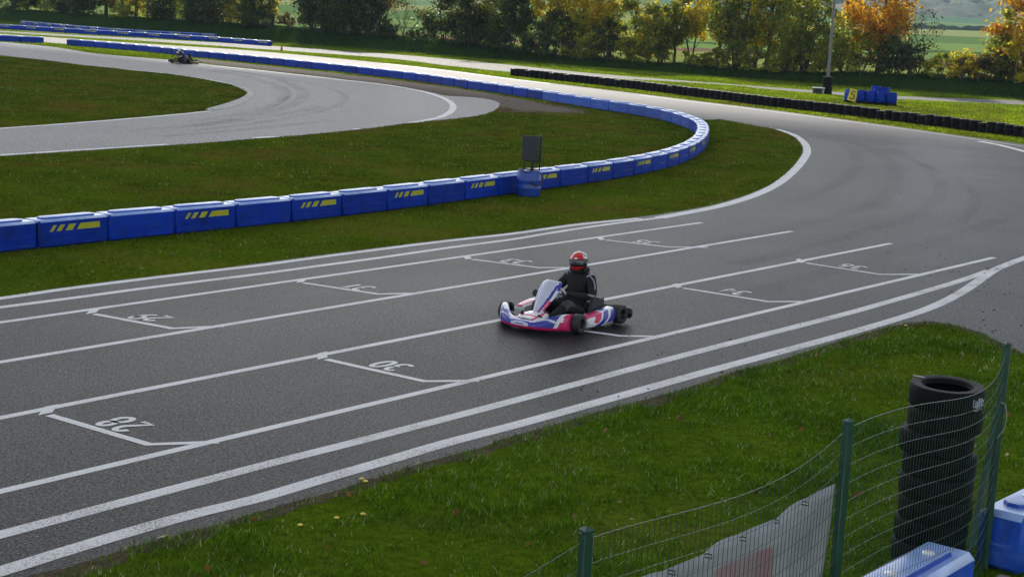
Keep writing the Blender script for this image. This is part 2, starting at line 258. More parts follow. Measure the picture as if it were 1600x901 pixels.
class B:
    """collects shapes into one mesh"""
    def __init__(s): s.bm = bmesh.new()
    def face(s, vs, mi=0):
        try: f = s.bm.faces.new(vs); f.material_index = mi; return f
        except ValueError: return None
    def box(s, c, size, r=.01, mi=0, rot=None):
        b2 = bmesh.new(); hx, hy, hz = (v/2 for v in size); r = min(r, hx*.9, hy*.9, hz*.9)
        for sx in (-1, 1):
            for sy in (-1, 1):
                for sz in (-1, 1):
                    for d in ((0, r, r), (r, 0, r), (r, r, 0)):
                        b2.verts.new((sx*(hx-d[0]), sy*(hy-d[1]), sz*(hz-d[2])))
        bmesh.ops.convex_hull(b2, input=b2.verts[:])
        bmesh.ops.dissolve_limit(b2, angle_limit=.01, verts=b2.verts[:], edges=b2.edges[:])
        mtx = Matrix.Translation(Vector(c)) @ (rot.to_4x4() if rot is not None else Matrix())
        mp = {v: s.bm.verts.new(mtx @ v.co) for v in b2.verts}
        for f in b2.faces: s.face([mp[v] for v in f.verts], mi)
        b2.free(); return s
    def loft(s, rings, closed=True, caps=True, mi=0, mfn=None):
        vr = [[s.bm.verts.new(p) for p in r] for r in rings]; n = len(rings[0])
        for i in range(len(vr)-1):
            for j in range(n if closed else n-1):
                a, b = vr[i], vr[i+1]; k = (j+1) % n
                s.face([a[j], a[k], b[k], b[j]], mfn(i, j) if mfn else mi)
        if caps:
            s.face(list(reversed(vr[0])), mfn(0, 0) if mfn else mi); s.face(vr[-1], mfn(len(vr)-2, 0) if mfn else mi)
        return s
    def tube(s, pts, rad, seg=8, mi=0, caps=True):
        pts = [Vector(p) for p in pts]; rad = rad if hasattr(rad, '__len__') else [rad]*len(pts); rings = []; up = None
        for i, p in enumerate(pts):
            d = (pts[min(i+1, len(pts)-1)] - pts[max(i-1, 0)]).normalized()
            if up is None: up = Vector((0, 0, 1)) if abs(d.z) < .9 else Vector((1, 0, 0))
            a = d.cross(up).normalized(); b = a.cross(d).normalized(); up = b
            rings.append([p + (a*cos(t) + b*sin(t))*rad[i] for t in (2*pi*k/seg for k in range(seg))])
        return s.loft(rings, True, caps, mi)
    def lathe(s, prof, mtx=Matrix(), seg=24, mi=0, caps=False, mfn=None):
        rings = [[mtx @ Vector((r*cos(2*pi*k/seg), r*sin(2*pi*k/seg), z)) for k in range(seg)] for r, z in prof]
        return s.loft(rings, True, caps, mi, mfn)
    def poly(s, pts, mi=0): s.face([s.bm.verts.new(p) for p in pts], mi); return s
    def finish(s, name, mats, parent=None, smooth=True, ang=38, loc=None, top=None):
        bmesh.ops.recalc_face_normals(s.bm, faces=s.bm.faces[:])
        me = bpy.data.meshes.new(name); s.bm.to_mesh(me); s.bm.free()
        for m in (mats if isinstance(mats, (list, tuple)) else [mats]): me.materials.append(m)
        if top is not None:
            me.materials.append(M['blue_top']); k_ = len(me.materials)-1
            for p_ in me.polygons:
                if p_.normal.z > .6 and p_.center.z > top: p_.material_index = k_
        if smooth:
            me.polygons.foreach_set('use_smooth', np.ones(len(me.polygons), dtype=bool)); me.set_sharp_from_angle(angle=R(ang))
        o = link(name, me, parent)
        if loc is not None: o.location = loc
        return o
def flat(name, pts, z, m, parent=None, jit=0.):
    b = B(); b.poly([(p[0]+random.uniform(-jit, jit), p[1]+random.uniform(-jit, jit), z) for p in pts]); o = b.finish(name, m, parent, smooth=False)
    if o.data.polygons[0].normal.z < 0: o.data.flip_normals()
    return o
def spline(pts, n=8):
    P = [Vector((p[0], p[1], p[2] if len(p) > 2 else 0)) for p in pts]; out = []
    for i in range(len(P)-1):
        p0, p1, p2, p3 = P[max(i-1, 0)], P[i], P[i+1], P[min(i+2, len(P)-1)]
        for k in range(n):
            t = k/n; out.append(.5*((2*p1) + (p2-p0)*t + (2*p0-5*p1+4*p2-p3)*t*t + (3*p1-p0-3*p2+p3)*t**3))
    out.append(P[-1]); return out
def resample(path, step):
    path = [Vector(p) for p in path]; out = [path[0].copy()]; acc = 0
    for a, b in zip(path, path[1:]):
        L = (b-a).length
        while L > 1e-9 and acc + L >= step:
            t = (step-acc)/L; a = a.lerp(b, t); out.append(a.copy()); L = (b-a).length; acc = 0
        acc += L
    return out
def relax(path, it):
    path = [p.copy() for p in path]
    for _ in range(it):
        path = [path[0]] + [(path[i-1]+path[i]*2+path[i+1])/4 for i in range(1, len(path)-1)] + [path[-1]]
    return path
def strip_pts(path, width):
    L, Rr = [], []
    for i, p in enumerate(path):
        d = (path[min(i+1, len(path)-1)] - path[max(i-1, 0)]).normalized(); n = Vector((-d.y, d.x, 0)); wd = width[i] if hasattr(width, '__len__') else width
        L.append(p+n*wd/2); Rr.append(p-n*wd/2)
    return L, Rr
def add_strip(b, path, width, z, mi=0):
    L, Rr = strip_pts(path, width)
    vl = [b.bm.verts.new((p.x, p.y, z)) for p in L]; vr = [b.bm.verts.new((p.x, p.y, z)) for p in Rr]
    for i in range(len(vl)-1): b.face([vl[i], vr[i], vr[i+1], vl[i+1]], mi)
G = lambda L: [g(*p) for p in L]
def sstep(a, b, x):
    t = np.clip((np.asarray(x, float)-a)/(b-a), 0, 1); return t*t*(3-2*t)

# ------------------------------------------------------------------ terrain
def bank_s(x, y): return (x-BA.x)*bn.x + (y-BA.y)*bn.y
def bank_t(px):
    lo, hi = -260., 260.
    for _ in range(50):
        t = (lo+hi)/2; p = BA + bd*t + bn*4
        if proj((p.x, p.y, 0))[0] > px: lo = t
        else: hi = t
    return lo
T_ = [bank_t(v) for v in (1400, 1200, 900, 700, 450)]
def terrain(x, y):
    x = np.asarray(x, float); y = np.asarray(y, float); s = bank_s(x, y)
    tt = (x-BA.x)*bd.x + (y-BA.y)*bd.y
    z = np.interp(tt, [-20, 0, T_[0], T_[1], T_[2], T_[3], T_[4]], [1.3, 1.2, 1.05, .6, .5, 1.15, 1.5])*sstep(0, 4.5, s)
    z = z + sstep(9, 45, s)*(-2.0)
    d = y
    z = z + sstep(45, 150, s)*np.interp(d, [0, 300, 1200, 1900, 2600, 6000], [0, 0, 12.8, 56, 130, 150])
    z = z + sstep(150, 400, s)*(np.sin(x*.004+1)*2.0 + np.sin(x*.011+y*.006)*.8)*np.clip(d/1200, 0, 2)
    z = z + .12*sstep(1, 6, s)*np.sin(x*.9+y*.4)*np.sin(y*.7-x*.3)
    return z
def tz(x, y): return float(terrain(x, y))
xs = np.concatenate([-np.geomspace(3000, 100, 60), np.arange(-99, 80, 1.), np.geomspace(80, 3000, 60)])
ys = np.concatenate([np.arange(-40, 230, 1.), np.geomspace(230, 3200, 110)])
XX, YY = np.meshgrid(xs, ys); ZZ = terrain(XX, YY); nx, ny = len(xs), len(ys)
idx = np.arange(nx*ny).reshape(ny, nx)
fc = np.stack([idx[:-1, :-1], idx[:-1, 1:], idx[1:, 1:], idx[1:, :-1]], -1).reshape(-1, 4)
o = link('ground', np_mesh('ground', np.stack([XX, YY, ZZ], -1).reshape(-1, 3), fc, [M['ground']], True)); tag(o, kind='structure')

# far wooded hillside: one lumpy canopy
def lump(x, y, s):
    return np.sin(x/s*1.3+np.sin(y/s*.7)*2)*np.sin(y/s*1.1+np.sin(x/s*.9)*2)
fx, fy = np.arange(215, 900, 6.), np.arange(1270, 2300, 9.)
FX, FY = np.meshgrid(fx, fy); FX = FX + RNG.uniform(-2.5, 2.5, FX.shape); FY = FY + RNG.uniform(-3, 3, FY.shape)
edge = np.minimum(sstep(0, 45, FX-(215+20*np.sin(FY*.02)+.03*(FY-1270))), sstep(0, 110, FY-(1275+35*np.sin(FX*.013))))
FZ = terrain(FX, FY) - 3 + edge*(10 + 1.2*lump(FX, FY, 14) + .5*lump(FX, FY, 60) + RNG.uniform(-4.5, 4.5, FX.shape))
fi = np.arange(FX.size).reshape(FX.shape)
ff = np.stack([fi[:-1, :-1], fi[:-1, 1:], fi[1:, 1:], fi[1:, :-1]], -1).reshape(-1, 4)
M['forest'] = speck_mat('forest_canopy', [(.3, (.03, .05, .02)), (.5, (.05, .075, .03)), (.65, (.09, .085, .035)), (.75, (.05, .07, .03))], .035, .3)
o = link('forest', np_mesh('forest', np.stack([FX, FY, FZ], -1).reshape(-1, 3), ff, [M['forest']], False)); tag(o, kind='stuff', label='blue hazy woodland covering the distant hillside', cat='forest')
def hedge_row(x0, y0, x1, y1, h, label):
    n = int(math.hypot(x1-x0, y1-y0)/3); t = np.linspace(0, 1, n); rows = []
    cx, cy = x0+(x1-x0)*t, y0+(y1-y0)*t
    hh = h*(.55+.45*RNG.random(n)); wv = h*.55
    prof = [(-1, 0), (-.9, .6), (-.3, 1), (.4, .95), (.95, .55), (1, 0)]
    V = []
    for a, b in prof: V.append(np.stack([cx+RNG.uniform(-.6, .6, n), cy+a*wv+RNG.uniform(-.5, .5, n), terrain(cx, cy)-.5+b*hh+RNG.uniform(-.3, .3, n)*b], -1))
    V = np.stack(V, 1).reshape(-1, 3); k = len(prof); ii = np.arange(n*k).reshape(n, k)
    F = np.stack([ii[:-1, :-1], ii[:-1, 1:], ii[1:, 1:], ii[1:, :-1]], -1).reshape(-1, 4)
    o = link('hedge', np_mesh('hedge', V, F, [M['forest']])); tag(o, label, 'hedge', 'hedges across the far fields')
hedge_row(60, 1330, 300, 1370, 9, 'nearer dark hedge line across the pale valley fields')
hedge_row(20, 1560, 330, 1600, 11, 'higher blue hazy hedge line far up the valley slope')
hedge_row(150, 700, 420, 745, 3, 'thin dark hedge between the green crop strips at right')

# ------------------------------------------------------------------ barrier line (needed for the track edge)
NEAR = [(60, 389), (165, 377.5), (265, 368), (357, 358.5), (440, 350), (518, 341.5), (590, 332.5), (657, 324), (719, 315.5), (772, 307.5), (868, 294), (912, 288.5), (950, 283), (987, 276.5), (1018, 270.5), (1045, 264), (1068, 256.5), (1082, 250), (1095, 243), (1104, 235), (1109, 222)]
FAR = [(1087, 207), (1065, 197.5), (1046, 191), (1031, 187), (1017, 184), (1000, 181), (964, 175.5), (936, 171.5), (897, 165), (872, 161), (852, 157.5), (811, 151), (790, 147.5), (745, 141.5), (701, 134.5), (659, 128), (612, 122), (570, 117.2), (525, 112.2), (480, 107.3), (429, 101.6), (386, 97.4), (339, 93), (295, 88.8), (250, 83.5), (191, 78), (144, 74), (96, 69.8), (82, 69)]
qn, qf = G(NEAR), G(FAR)
def left_offset(q, d):
    out = []
    for i, p in enumerate(q):
        t = (q[min(i+1, len(q)-1)]-q[max(i-1, 0)]).normalized(); out.append(p + Vector((-t.y, t.x, 0))*d)
    return out
cn = left_offset(qn, .24); cf = left_offset(qf, -.24)
d0 = (cn[1]-cn[0]).normalized(); cn = [cn[0]-d0*3.0] + cn
path = relax(resample(cn + cf, .5), 25)
# ------------------------------------------------------------------ track
inner = G([(-260, 494), (-120, 480), (0, 464), (122, 447), (200, 436), (300, 425), (400, 412), (500, 399), (600, 386), (700, 374), (800, 363), (900, 349), (1000, 339), (1060, 330), (1100, 323), (1140, 313), (1178, 300), (1208, 286), (1232, 268), (1247, 250), (1254, 236), (1250, 224), (1236, 212), (1210, 202), (1170, 194), (1125, 187)])
i0 = max(range(len(path)), key=lambda i: path[i].x)
beyond = [p for p in left_offset(path, -.85)[i0+14:]][::6]
ext = beyond[-1] + (beyond[-1]-beyond[-3]).normalized()*45
outer = G([(0, 53), (100, 60), (250, 70), (400, 80), (600, 99), (700, 110), (800, 123), (900, 135), (1000, 147), (1100, 159.5), (1200, 171.5), (1300, 184.5), (1400, 198), (1500, 212), (1600, 226), (1720, 246)])
out_ext = outer[0] + (outer[0]-outer[1]).normalized()*45
right = [Vector((22, 52, 0)), Vector((21, 42, 0)), Vector((17.5, 35.5, 0))]
lower = G([(1700, 600), (1600, 553), (1568, 537), (1536, 522), (1502, 511), (1460, 503), (1424, 505), (1380, 513), (1300, 537), (1200, 569), (1150, 580), (1087, 602), (1025, 620), (955, 638), (895, 656), (800, 682), (750, 700), (687, 716), (625, 735), (575, 750), (520, 769), (462, 783), (400, 801), (332, 822), (265, 839), (200, 856), (125, 881), (50, 899), (-60, 930), (-260, 985)])
inner_s = spline(inner, 6)
apron = [Vector((17, 26, 0)), Vector((12.5, 19.5, 0)), Vector((8.2, 15.5, 0))]
track_pts = inner_s + beyond + [ext, out_ext] + spline(outer, 5) + right + apron + spline(lower, 5)
track = flat('race_track', track_pts, .004, M['asphalt'], jit=.012); tag(track, kind='structure')
# second strip beyond, running behind the tyre wall
s_up = G([(0, 48.5), (100, 54), (250, 62), (400, 70.5), (600, 84), (700, 92.5), (800, 102), (900, 112.5), (1000, 121), (1145, 132), (1200, 136.2), (1400, 150), (1600, 157.5), (1750, 165)])
s_lo = G([(0, 51), (100, 57), (250, 66), (400, 76.5), (600, 91), (700, 103), (800, 113), (900, 121), (1000, 125), (1145, 133.6), (1200, 139.5), (1400, 155), (1600, 164), (1750, 173)])
e1 = s_up[0]+(s_up[0]-s_up[1]).normalized()*40; e2 = s_lo[0]+(s_lo[0]-s_lo[1]).normalized()*40
o = flat('far_track', [e1]+spline(s_up, 4)+list(reversed(spline(s_lo, 4)))+[e2], .005, M['asphalt_rough'], jit=.01); tag(o, kind='structure')
# hairpin
h_up = [(-120, 55), (0, 65.5), (85, 74), (150, 84), (265, 94), (330, 101.5), (400, 109), (450, 114.5), (500, 120), (550, 126), (600, 131.5), (650, 140), (680, 146), (700, 150), (748, 153), (778, 160), (776, 171), (748, 181), (700, 187), (660, 190), (620, 195.5), (550, 204), (450, 213.5), (400, 217), (300, 225), (200, 231.5), (100, 238), (0, 244.5), (-150, 254)]
h_in = [(-150, 209), (0, 200), (100, 193), (200, 185), (280, 178), (320, 174), (350, 168), (375, 160), (388, 152), (390, 146), (380, 139), (360, 132), (300, 121), (250, 114.5), (200, 109.5), (130, 102), (60, 93.5), (0, 86.5), (-120, 74)]
o = flat('hairpin_track', spline(G(h_up), 4)+spline(G(h_in), 5), .006, M['asphalt_old'], jit=.012); tag(o, kind='structure')
o = flat('gravel', spline(G([(300, 91), (400, 101.5), (500, 112), (600, 123), (700, 136), (800, 152), (850, 160), (900, 169), (925, 177.5)]), 4) +
         spline(G([(880, 177), (850, 176), (800, 176), (776, 174), (780, 161), (748, 152.5), (700, 149.5), (650, 139.5), (600, 131), (550, 125.5), (500, 119.5), (400, 108), (320, 99.5)]), 4), .003, M['gravel'], jit=.08); tag(o, kind='stuff', label='strip of stones and dirt below the far blue barrier', cat='gravel')
o = flat('gravel', G([(0, 44.5), (27, 44), (100, 50), (200, 57), (330, 64.5), (300, 62), (180, 56.5), (50, 50)]), .003, M['gravel'], jit=.05); tag(o, kind='stuff', label='dirt strip between the two farthest blue barrier rows', cat='gravel')

dl_ = spline(lower[1:-1], 6); b = B(); va, vb = [], []
for i, p in enumerate(dl_):
    q = dl_[min(i+1, len(dl_)-1)]-dl_[max(i-1, 0)]; nrm = Vector((-q.y, q.x, 0)).normalized(); wv_ = .10+.16*abs(mnoise.noise(p*1.1))+random.uniform(0, .07)
    va.append(b.bm.verts.new((p.x-nrm.x*.1, p.y-nrm.y*.1, .002))); vb.append(b.bm.verts.new((p.x+nrm.x*wv_, p.y+nrm.y*wv_, .002)))
for i in range(len(va)-1): b.face([va[i], va[i+1], vb[i+1], vb[i]])
o = b.finish('bare_soil', M['soil'], smooth=False); tag(o, kind='structure')
# painted lines
ln = B(); wn = B()
def LINE(b, px, wd, z=.0055, n=6): add_strip(b, spline(G(px), n), wd, z)
LINE(ln, [(-260, 496), (-100, 479), (0, 466.5), (122, 449), (300, 427), (400, 415.5), (500, 402), (600, 389), (700, 376.5), (800, 365.5), (900, 351.5), (1000, 341.5)], .17)
LINE(ln, [(-260, 514), (-100, 494), (0, 480.5), (120, 465), (235, 449.5), (400, 429), (500, 415.5), (600, 402), (700, 387.5), (800, 374.3), (865, 363.5), (952, 350.5), (1040, 339.5)], .15, .0058)
LINE(ln, [(1030, 340.5), (1100, 327.5), (1140, 318), (1182, 304), (1214, 288), (1238, 269), (1254, 251), (1261, 237), (1257, 224), (1241, 211.5), (1214, 202)], .27)
LINE(ln, [(1205, 200.5), (1170, 194.5), (1150, 191)], .12)
for px in ([(-200, 533), (0, 504), (1096, 348)], [(-200, 599), (0, 566), (1237, 361.5)], [(-200, 692), (0, 653), (1392, 380.5)], [(-200, 815), (0, 768), (1553, 402.5)]):
    add_strip(ln, G(px), .12, .0055)
LINE(wn, [(-200, 888), (0, 835.5), (400, 730), (550, 692), (800, 627), (1065, 556), (1300, 496), (1380, 474), (1480, 445), (1526, 430), (1545, 423)], .17)
add_strip(wn, spline(G([(-200, 953), (0, 893), (100, 862), (200, 832), (300, 804), (400, 779.5), (500, 750), (600, 721), (700, 691.5), (800, 665.5), (900, 638), (1000, 610), (1100, 582), (1200, 555), (1300, 528), (1380, 505), (1440, 486), (1478, 470), (1509, 452.5), (1531, 437.5), (1556, 421), (1600, 403.5), (1680, 376)]), 6), .19, .006)
LINE(wn, [(1300, 186.5), (1450, 207), (1600, 229)], .10, .0055); LINE(wn, [(1530, 221), (1560, 226.5), (1590, 234), (1640, 248), (1700, 268)], .3, .006)
LINE(ln, [(1000, 149), (1150, 167.5), (1300, 186.5)], .10, .0055)
LINE(ln, [(330, 103.5), (370, 107), (450, 115.5), (500, 121), (550, 127), (600, 132.5), (650, 141), (680, 149), (700, 157.5), (708, 166), (704, 175), (690, 182.5), (665, 188.5), (640, 192.5)], .3, .009)
LINE(ln, [(0, 242.8), (100, 236.3), (200, 229.8), (262, 226)], .22, .009)
LINE(ln, [(555, 202.5), (562, 201.9)], .3, .009); LINE(ln, [(398, 216), (430, 213.8)], .3, .009)
LINE(ln, [(-100, 207.5), (0, 201), (100, 194), (200, 186), (280, 179), (325, 174)], .24, .009)
LINE(ln, [(200, 109), (250, 114), (300, 120.5), (360, 131.5), (380, 138.5)], .2, .009)
LINE(ln, [(600, 99.6), (700, 111), (800, 124), (860, 131)], .2, .0058)
o = ln.finish('painted_lines', M['white_line'], smooth=False); tag(o, kind='structure')
o = wn.finish('worn_painted_lines', M['worn_line'], smooth=False); tag(o, kind='structure')
# grid boxes: (corner stub, corner, end, merge, far digit, near digit, text)
BOX = [((80, 634), (71, 647), (232, 694.5), (293, 692.5), (171, 661), (197.5, 669), '28'),
       ((504, 551), (504, 560.5), (663, 596), (709, 595.5), (593, 570.5), (616, 575.7), '30'),
       ((800, 496), (803, 502), (968.5, 525), (1002, 525.6), (905, 508), (922, 512), '32'),
       ((1054, 444), (1062, 449.5), (1200, 471.5), (1236, 471.5), (1135, 455), (1155, 459), '34'),
       ((1246, 405), (1255, 410.5), (1375, 429), (1415, 429), (1319, 416), (1339, 419), '36'),
       ((149, 483.5), (142, 490), (269, 513.5), (314, 511.5), (216, 496), (240, 499), '29'),
       ((472, 437.5), (469, 441.5), (590, 459.8), (628, 459), (544, 448.5), (563, 451.5), '31'),
       ((728, 401.2), (733, 405), (842, 418.5), (893, 418.5), (792.6, 408.4), (812, 410.5), '33'),
       ((935, 371.2), (942, 375), (1045, 386.3), (1083, 386.6), (997.5, 378), (1014, 380), '35')]
def arc(cx, cy, rx, ry, a0, a1, n=10): return [(cx+rx*cos(R(a0+(a1-a0)*k/n)), cy+ry*sin(R(a0+(a1-a0)*k/n))) for k in range(n+1)]
DIG = {'0': [arc(.3, .5, .24, .46, 0, 360, 18)], '1': [[(.12, .75), (.34, .96), (.34, 0)]],
       '2': [arc(.3, .70, .24, .26, 170, -30, 10)+[(.05, .04), (.56, .04)]],
       '3': [arc(.28, .73, .22, .23, 150, -80, 9), arc(.28, .27, .26, .25, 85, -150, 9)],
       '4': [[(.42, 0), (.42, .96), (.04, .3), (.58, .3)]],
       '5': [[(.52, .96), (.12, .96), (.09, .55)]+arc(.28, .31, .26, .29, 115, -145, 10)],
       '6': [arc(.3, .28, .24, .26, 0, 360, 14), arc(.52, .30, .46, .66, 180, 95, 8)],
       '8': [arc(.3, .73, .2, .22, 0, 360, 14), arc(.3, .26, .25, .25, 0, 360, 14)],
       '9': [arc(.3, .70, .24, .26, 0, 360, 14), arc(.08, .68, .46, .66, 0, -85, 8)]}
tdir = (g(1237, 361.5)-g(0, 566)).normalized(); tn = Vector((-tdir.y, tdir.x, 0))
for st, a, b_, c, fd, nd, txt in BOX:
    b = B(); st, a, b_, c = G([st, a, b_, c]); c = c + (c-b_).normalized()*.30; a1 = a + (b_-a).normalized()*.06
    w_ = tdir*.085; b.poly([(p.x, p.y, .0072) for p in (st-w_, st+w_, a+w_, a-w_*1.05)])
    add_strip(b, [a1, b_, c], .105, .0066)
    for ch, pp in ((txt[1], fd), (txt[0], nd)):
        ctr = g(*pp)
        for pl in DIG[ch]:
            add_strip(b, [ctr + tn*((x-.3)*.31) + (-tdir)*((y-.5)*.43-.07) for x, y in pl], .07, .0072)
    o = b.finish('grid_box_marking', M['white_line'], smooth=False); tag(o, kind='structure')
# kerb at the hairpin apex
ki = spline(G([(322, 172), (345, 166), (372, 157), (384, 150), (386, 145.5), (376, 139), (362, 133.5)]), 6)
ko = spline(G([(326, 173.5), (360, 168.5), (383, 160), (394, 151.5), (396, 146), (386, 138.5), (366, 132.8)]), 6)
b = B(); rings = []
for p, q in zip(ki, ko):
    d = (q-p).normalized(); m_ = (p+q)/2; rings.append([(p.x, p.y, .0), (p.x, p.y, .06), (m_.x, m_.y, .075), (q.x, q.y, .02), (q.x, q.y, .0)])
b.loft(rings, True, True, mfn=lambda i, j: 0); o = b.finish('kerb', M['kerb'], ang=20); tag(o, kind='structure')
# rubber laid down in the bends
b = B()
SK = [([(306, 198), (381, 183), (419, 175.5), (456, 164), (472, 153), (471, 141), (437, 124.5), (400, 117), (340, 107)], .6),
      ([(300, 190), (360, 181), (410, 170), (436, 160), (445, 150), (440, 140), (415, 129), (380, 119), (330, 111)], .5),
      ([(300, 205), (420, 190), (500, 174), (535, 160), (538, 150), (520, 140), (480, 130), (430, 120)], .35),
      ([(200, 205), (330, 194), (450, 178), (505, 166)], .6), ([(250, 214), (400, 201), (520, 188)], .5),
      ([(400, 176), (430, 166), (446, 156), (452, 147), (446, 138), (424, 128)], .25)]
for px, wd in SK: add_strip(b, spline(G(px), 8), wd, .0075)
o = b.finish('skid_marks', M['skid'], smooth=False); tag(o, kind='structure')
b = B()
for px, wd in [([(1600, 330), (1480, 372), (1340, 412), (1150, 466)], .5), ([(1395, 235), (1450, 262), (1470, 292), (1440, 330), (1330, 368), (1150, 415)], .4), ([(1330, 222), (1390, 252), (1396, 290), (1350, 325), (1200, 362), (1000, 404)], .5),
               ([(1200, 196), (1310, 222), (1340, 250), (1320, 280), (1240, 320)], .4), ([(1250, 200), (1420, 250), (1520, 300), (1500, 350)], .3)]:
    add_strip(b, spline(G(px), 10), wd, .0048)
o = b.finish('skid_marks', M['skid_faint'], smooth=False); tag(o, kind='structure')

# ------------------------------------------------------------------ blue barrier blocks
BH = .47
def block_bm(L, wd=.44, h=BH):
    b = B(); b.box((0, 0, h/2), (L-.025, wd, h), .035)
    pts = lambda k, z: [(sx*(L*.36-k), sy*(wd*.22-k*.5), z) for sx, sy in ((-1, -1), (1, -1), (1, 1), (-1, 1))]
    return b, pts
def ridge_into(b, L, wd=.44, h=BH):
    def ring(k, z): return [(x, y, z) for x, y in ((-L*.38+k, -wd*.13), (-L*.34+k, -wd*.25+k*.3), (L*.34-k, -wd*.25+k*.3), (L*.38-k, -wd*.13), (L*.38-k, wd*.13), (L*.34-k, wd*.25-k*.3), (-L*.34+k, wd*.25-k*.3), (-L*.38+k, wd*.13))]
    b.loft([ring(0, h-.004), ring(.01, h+.022), ring(.03, h+.03)])
def groove_into(b, L, wd, z, side):
    b.box((0, side*(wd/2-.001), z), (L*.86, .018, .016), .006)
def mark_into(b, L, wd, side, z0=.27, z1=.375):
    y = side*(wd/2+.003); s_ = -side            # reads the same from the side it is painted on
    for a, c in ((.15, .20), (.245, .315), (.37, .47), (.53, .86)):
        sl = .055 if c < .8 else .055
        q = [(a, z0), (c if c < .8 else c+.005, z0), (c+sl if c < .8 else c, z1), (a+sl, z1)]
        b.poly([((u-.5)*L*(1 if side < 0 else -1), y, z) for u, z in q])
def proto_block(L, mark_side=None, parts=True, m='blue'):
    if not parts:
        b, _ = block_bm(L); ridge_into(b, L); groove_into(b, L, .44, .2, -1); groove_into(b, L, .44, .2, 1)
        if mark_side: mark_into(b, L, .44, mark_side)
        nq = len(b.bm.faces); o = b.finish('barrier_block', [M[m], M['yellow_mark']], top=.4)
        if mark_side:
            for p_ in o.data.polygons[-4:]: p_.material_index = 1
        return o
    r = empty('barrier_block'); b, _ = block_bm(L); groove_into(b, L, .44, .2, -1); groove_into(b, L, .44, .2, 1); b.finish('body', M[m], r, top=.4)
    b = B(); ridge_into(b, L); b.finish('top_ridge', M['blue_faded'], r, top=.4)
    if mark_side:
        b = B(); mark_into(b, L, .44, mark_side); b.finish('stripe_mark', M['yellow_mark'], r, smooth=False)
    return r
def place_run(pts, L, fn):
    out = []
    for i in range(len(pts)-1):
        a, c = pts[i], pts[i+1]; o = fn(i); o.location = (a+c)/2; o.rotation_euler = (0, 0, math.atan2(c.y-a.y, c.x-a.x)+random.uniform(-.012, .012)); out.append(o)
    return out
ORD = ['first', 'second', 'third', 'fourth', 'fifth', 'sixth', 'seventh', 'eighth', 'ninth', 'tenth', 'eleventh', 'twelfth', 'thirteenth', 'fourteenth', 'fifteenth', 'sixteenth', 'seventeenth', 'eighteenth', 'nineteenth', 'twentieth']
pN = resample(path, 1.5)
kx = max(range(len(pN)), key=lambda i: pN[i].x)         # bend apex
protoA, protoB = proto_block(1.5), proto_block(1.5, -1)
usedA = usedB = False
nb = [pN[i] for i in range(0, kx+2)]
def near_fn(i):
    global usedA, usedB
    marked = i % 2 == 0
    if marked: o = protoB if not usedB else copy_tree(protoB); usedB = True
    else: o = protoA if not usedA else copy_tree(protoA); usedA = True
    return o
nblocks = place_run(nb, 1.5, near_fn)
vis = 0
for i, o in enumerate(nblocks):
    marked = i % 2 == 0; x, y = proj((o.location.x, o.location.y, .25))
    where = ('left end of the near row, cut by the frame' if x < 30 else None)
    kind = 'blue barrier block with yellow slashes' if marked else 'plain blue barrier block without marks'
    if where: lab = kind+', '+where
    elif 772 < x < 806: lab = kind+', immediately left of the blue drum under the dark panel'
    elif 806 <= x < 880: lab = kind+', just right of the drum under the dark panel'
    elif x < 800:
        lab = f'{kind}, {ORD[vis]} fully seen block of the near row from left'; vis += 1
    else:
        k = i - max(j for j, q in enumerate(nblocks) if proj((q.location.x, q.location.y, .25))[0] < 826)
        lab = f'{kind}, {ORD[min(k-1,19)]} block right of the drum, towards the bend'
    tag(o, lab, 'barrier', 'blue barrier blocks along the near infield')
# far side of the barrier: bend, then the long straight back to the left
pF = [pN[kx+1]] + resample(relax(path[[i for i, p in enumerate(path) if (p-pN[kx+1]).length < .5][0]:], 3), 1.8)[1:]
farA = proto_block(1.8, None, False, 'blue'); farB = proto_block(1.8, None, False, 'blue_faded')
uA = uB = False
def far_fn(i):
    global uA, uB
    if i < 10: o = farB if not uB else farB.copy(); first = not uB; uB = True
    else: o = farA if not uA else farA.copy(); first = not uA; uA = True
    if not first: COL.objects.link(o)
    return o
fblocks = place_run(pF, 1.8, far_fn)
for i, o in enumerate(fblocks):
    x, y = proj((o.location.x, o.location.y, .25))
    if i == 0: lab = 'scuffed blue barrier block at the tip of the infield bend'
    elif i < 10: lab = f'scuffed faded blue barrier block, {ORD[i]} past the tip of the bend towards the far side'
    elif i == len(fblocks)-1: lab = 'blue barrier block ending the long far row beside the gap at far left'
    elif x > 720: lab = 'dark blue barrier block of the far row behind the gravel patch'
    elif x > 325: lab = 'dark blue barrier block of the far row beyond the hairpin line'
    else: lab = 'dark blue barrier block of the far row left of or behind the distant kart'
    tag(o, lab, 'barrier', 'blue barrier blocks of the far row' if i >= 10 else 'scuffed blue barrier blocks in the bend')
def row(px, side, L, mark, group, label, faces_left=.22, m='blue'):
    q = left_offset(G(px), -.24); pts = resample(relax(resample(q, .5), 10), L); pa = proto_block(L, None, False, m); pb = proto_block(L, side, False, m) if mark else None
    used = {0: False, 1: False}
    def fn(i):
        k = 1 if (mark and i % 2 == 0) else 0; src = pb if k else pa
        if used[k]: o = src.copy(); COL.objects.link(o)
        else: o = src; used[k] = True
        return o
    bl = place_run(pts, L, fn)
    for i, o in enumerate(bl):
        lb = label
        if mark: lb = label.replace('blue barrier block', 'blue barrier block with tiny yellow mark' if i % 2 == 0 else 'unmarked blue barrier block')
        tag(o, lb, 'barrier', group)
    return bl
r_ = row([(69, 67.8), (37, 66.6), (0, 64.6), (-60, 61)], 1, 1.8, False, 'blue barrier blocks left of the gap', 'dark blue barrier block left of the gap at the far left edge')
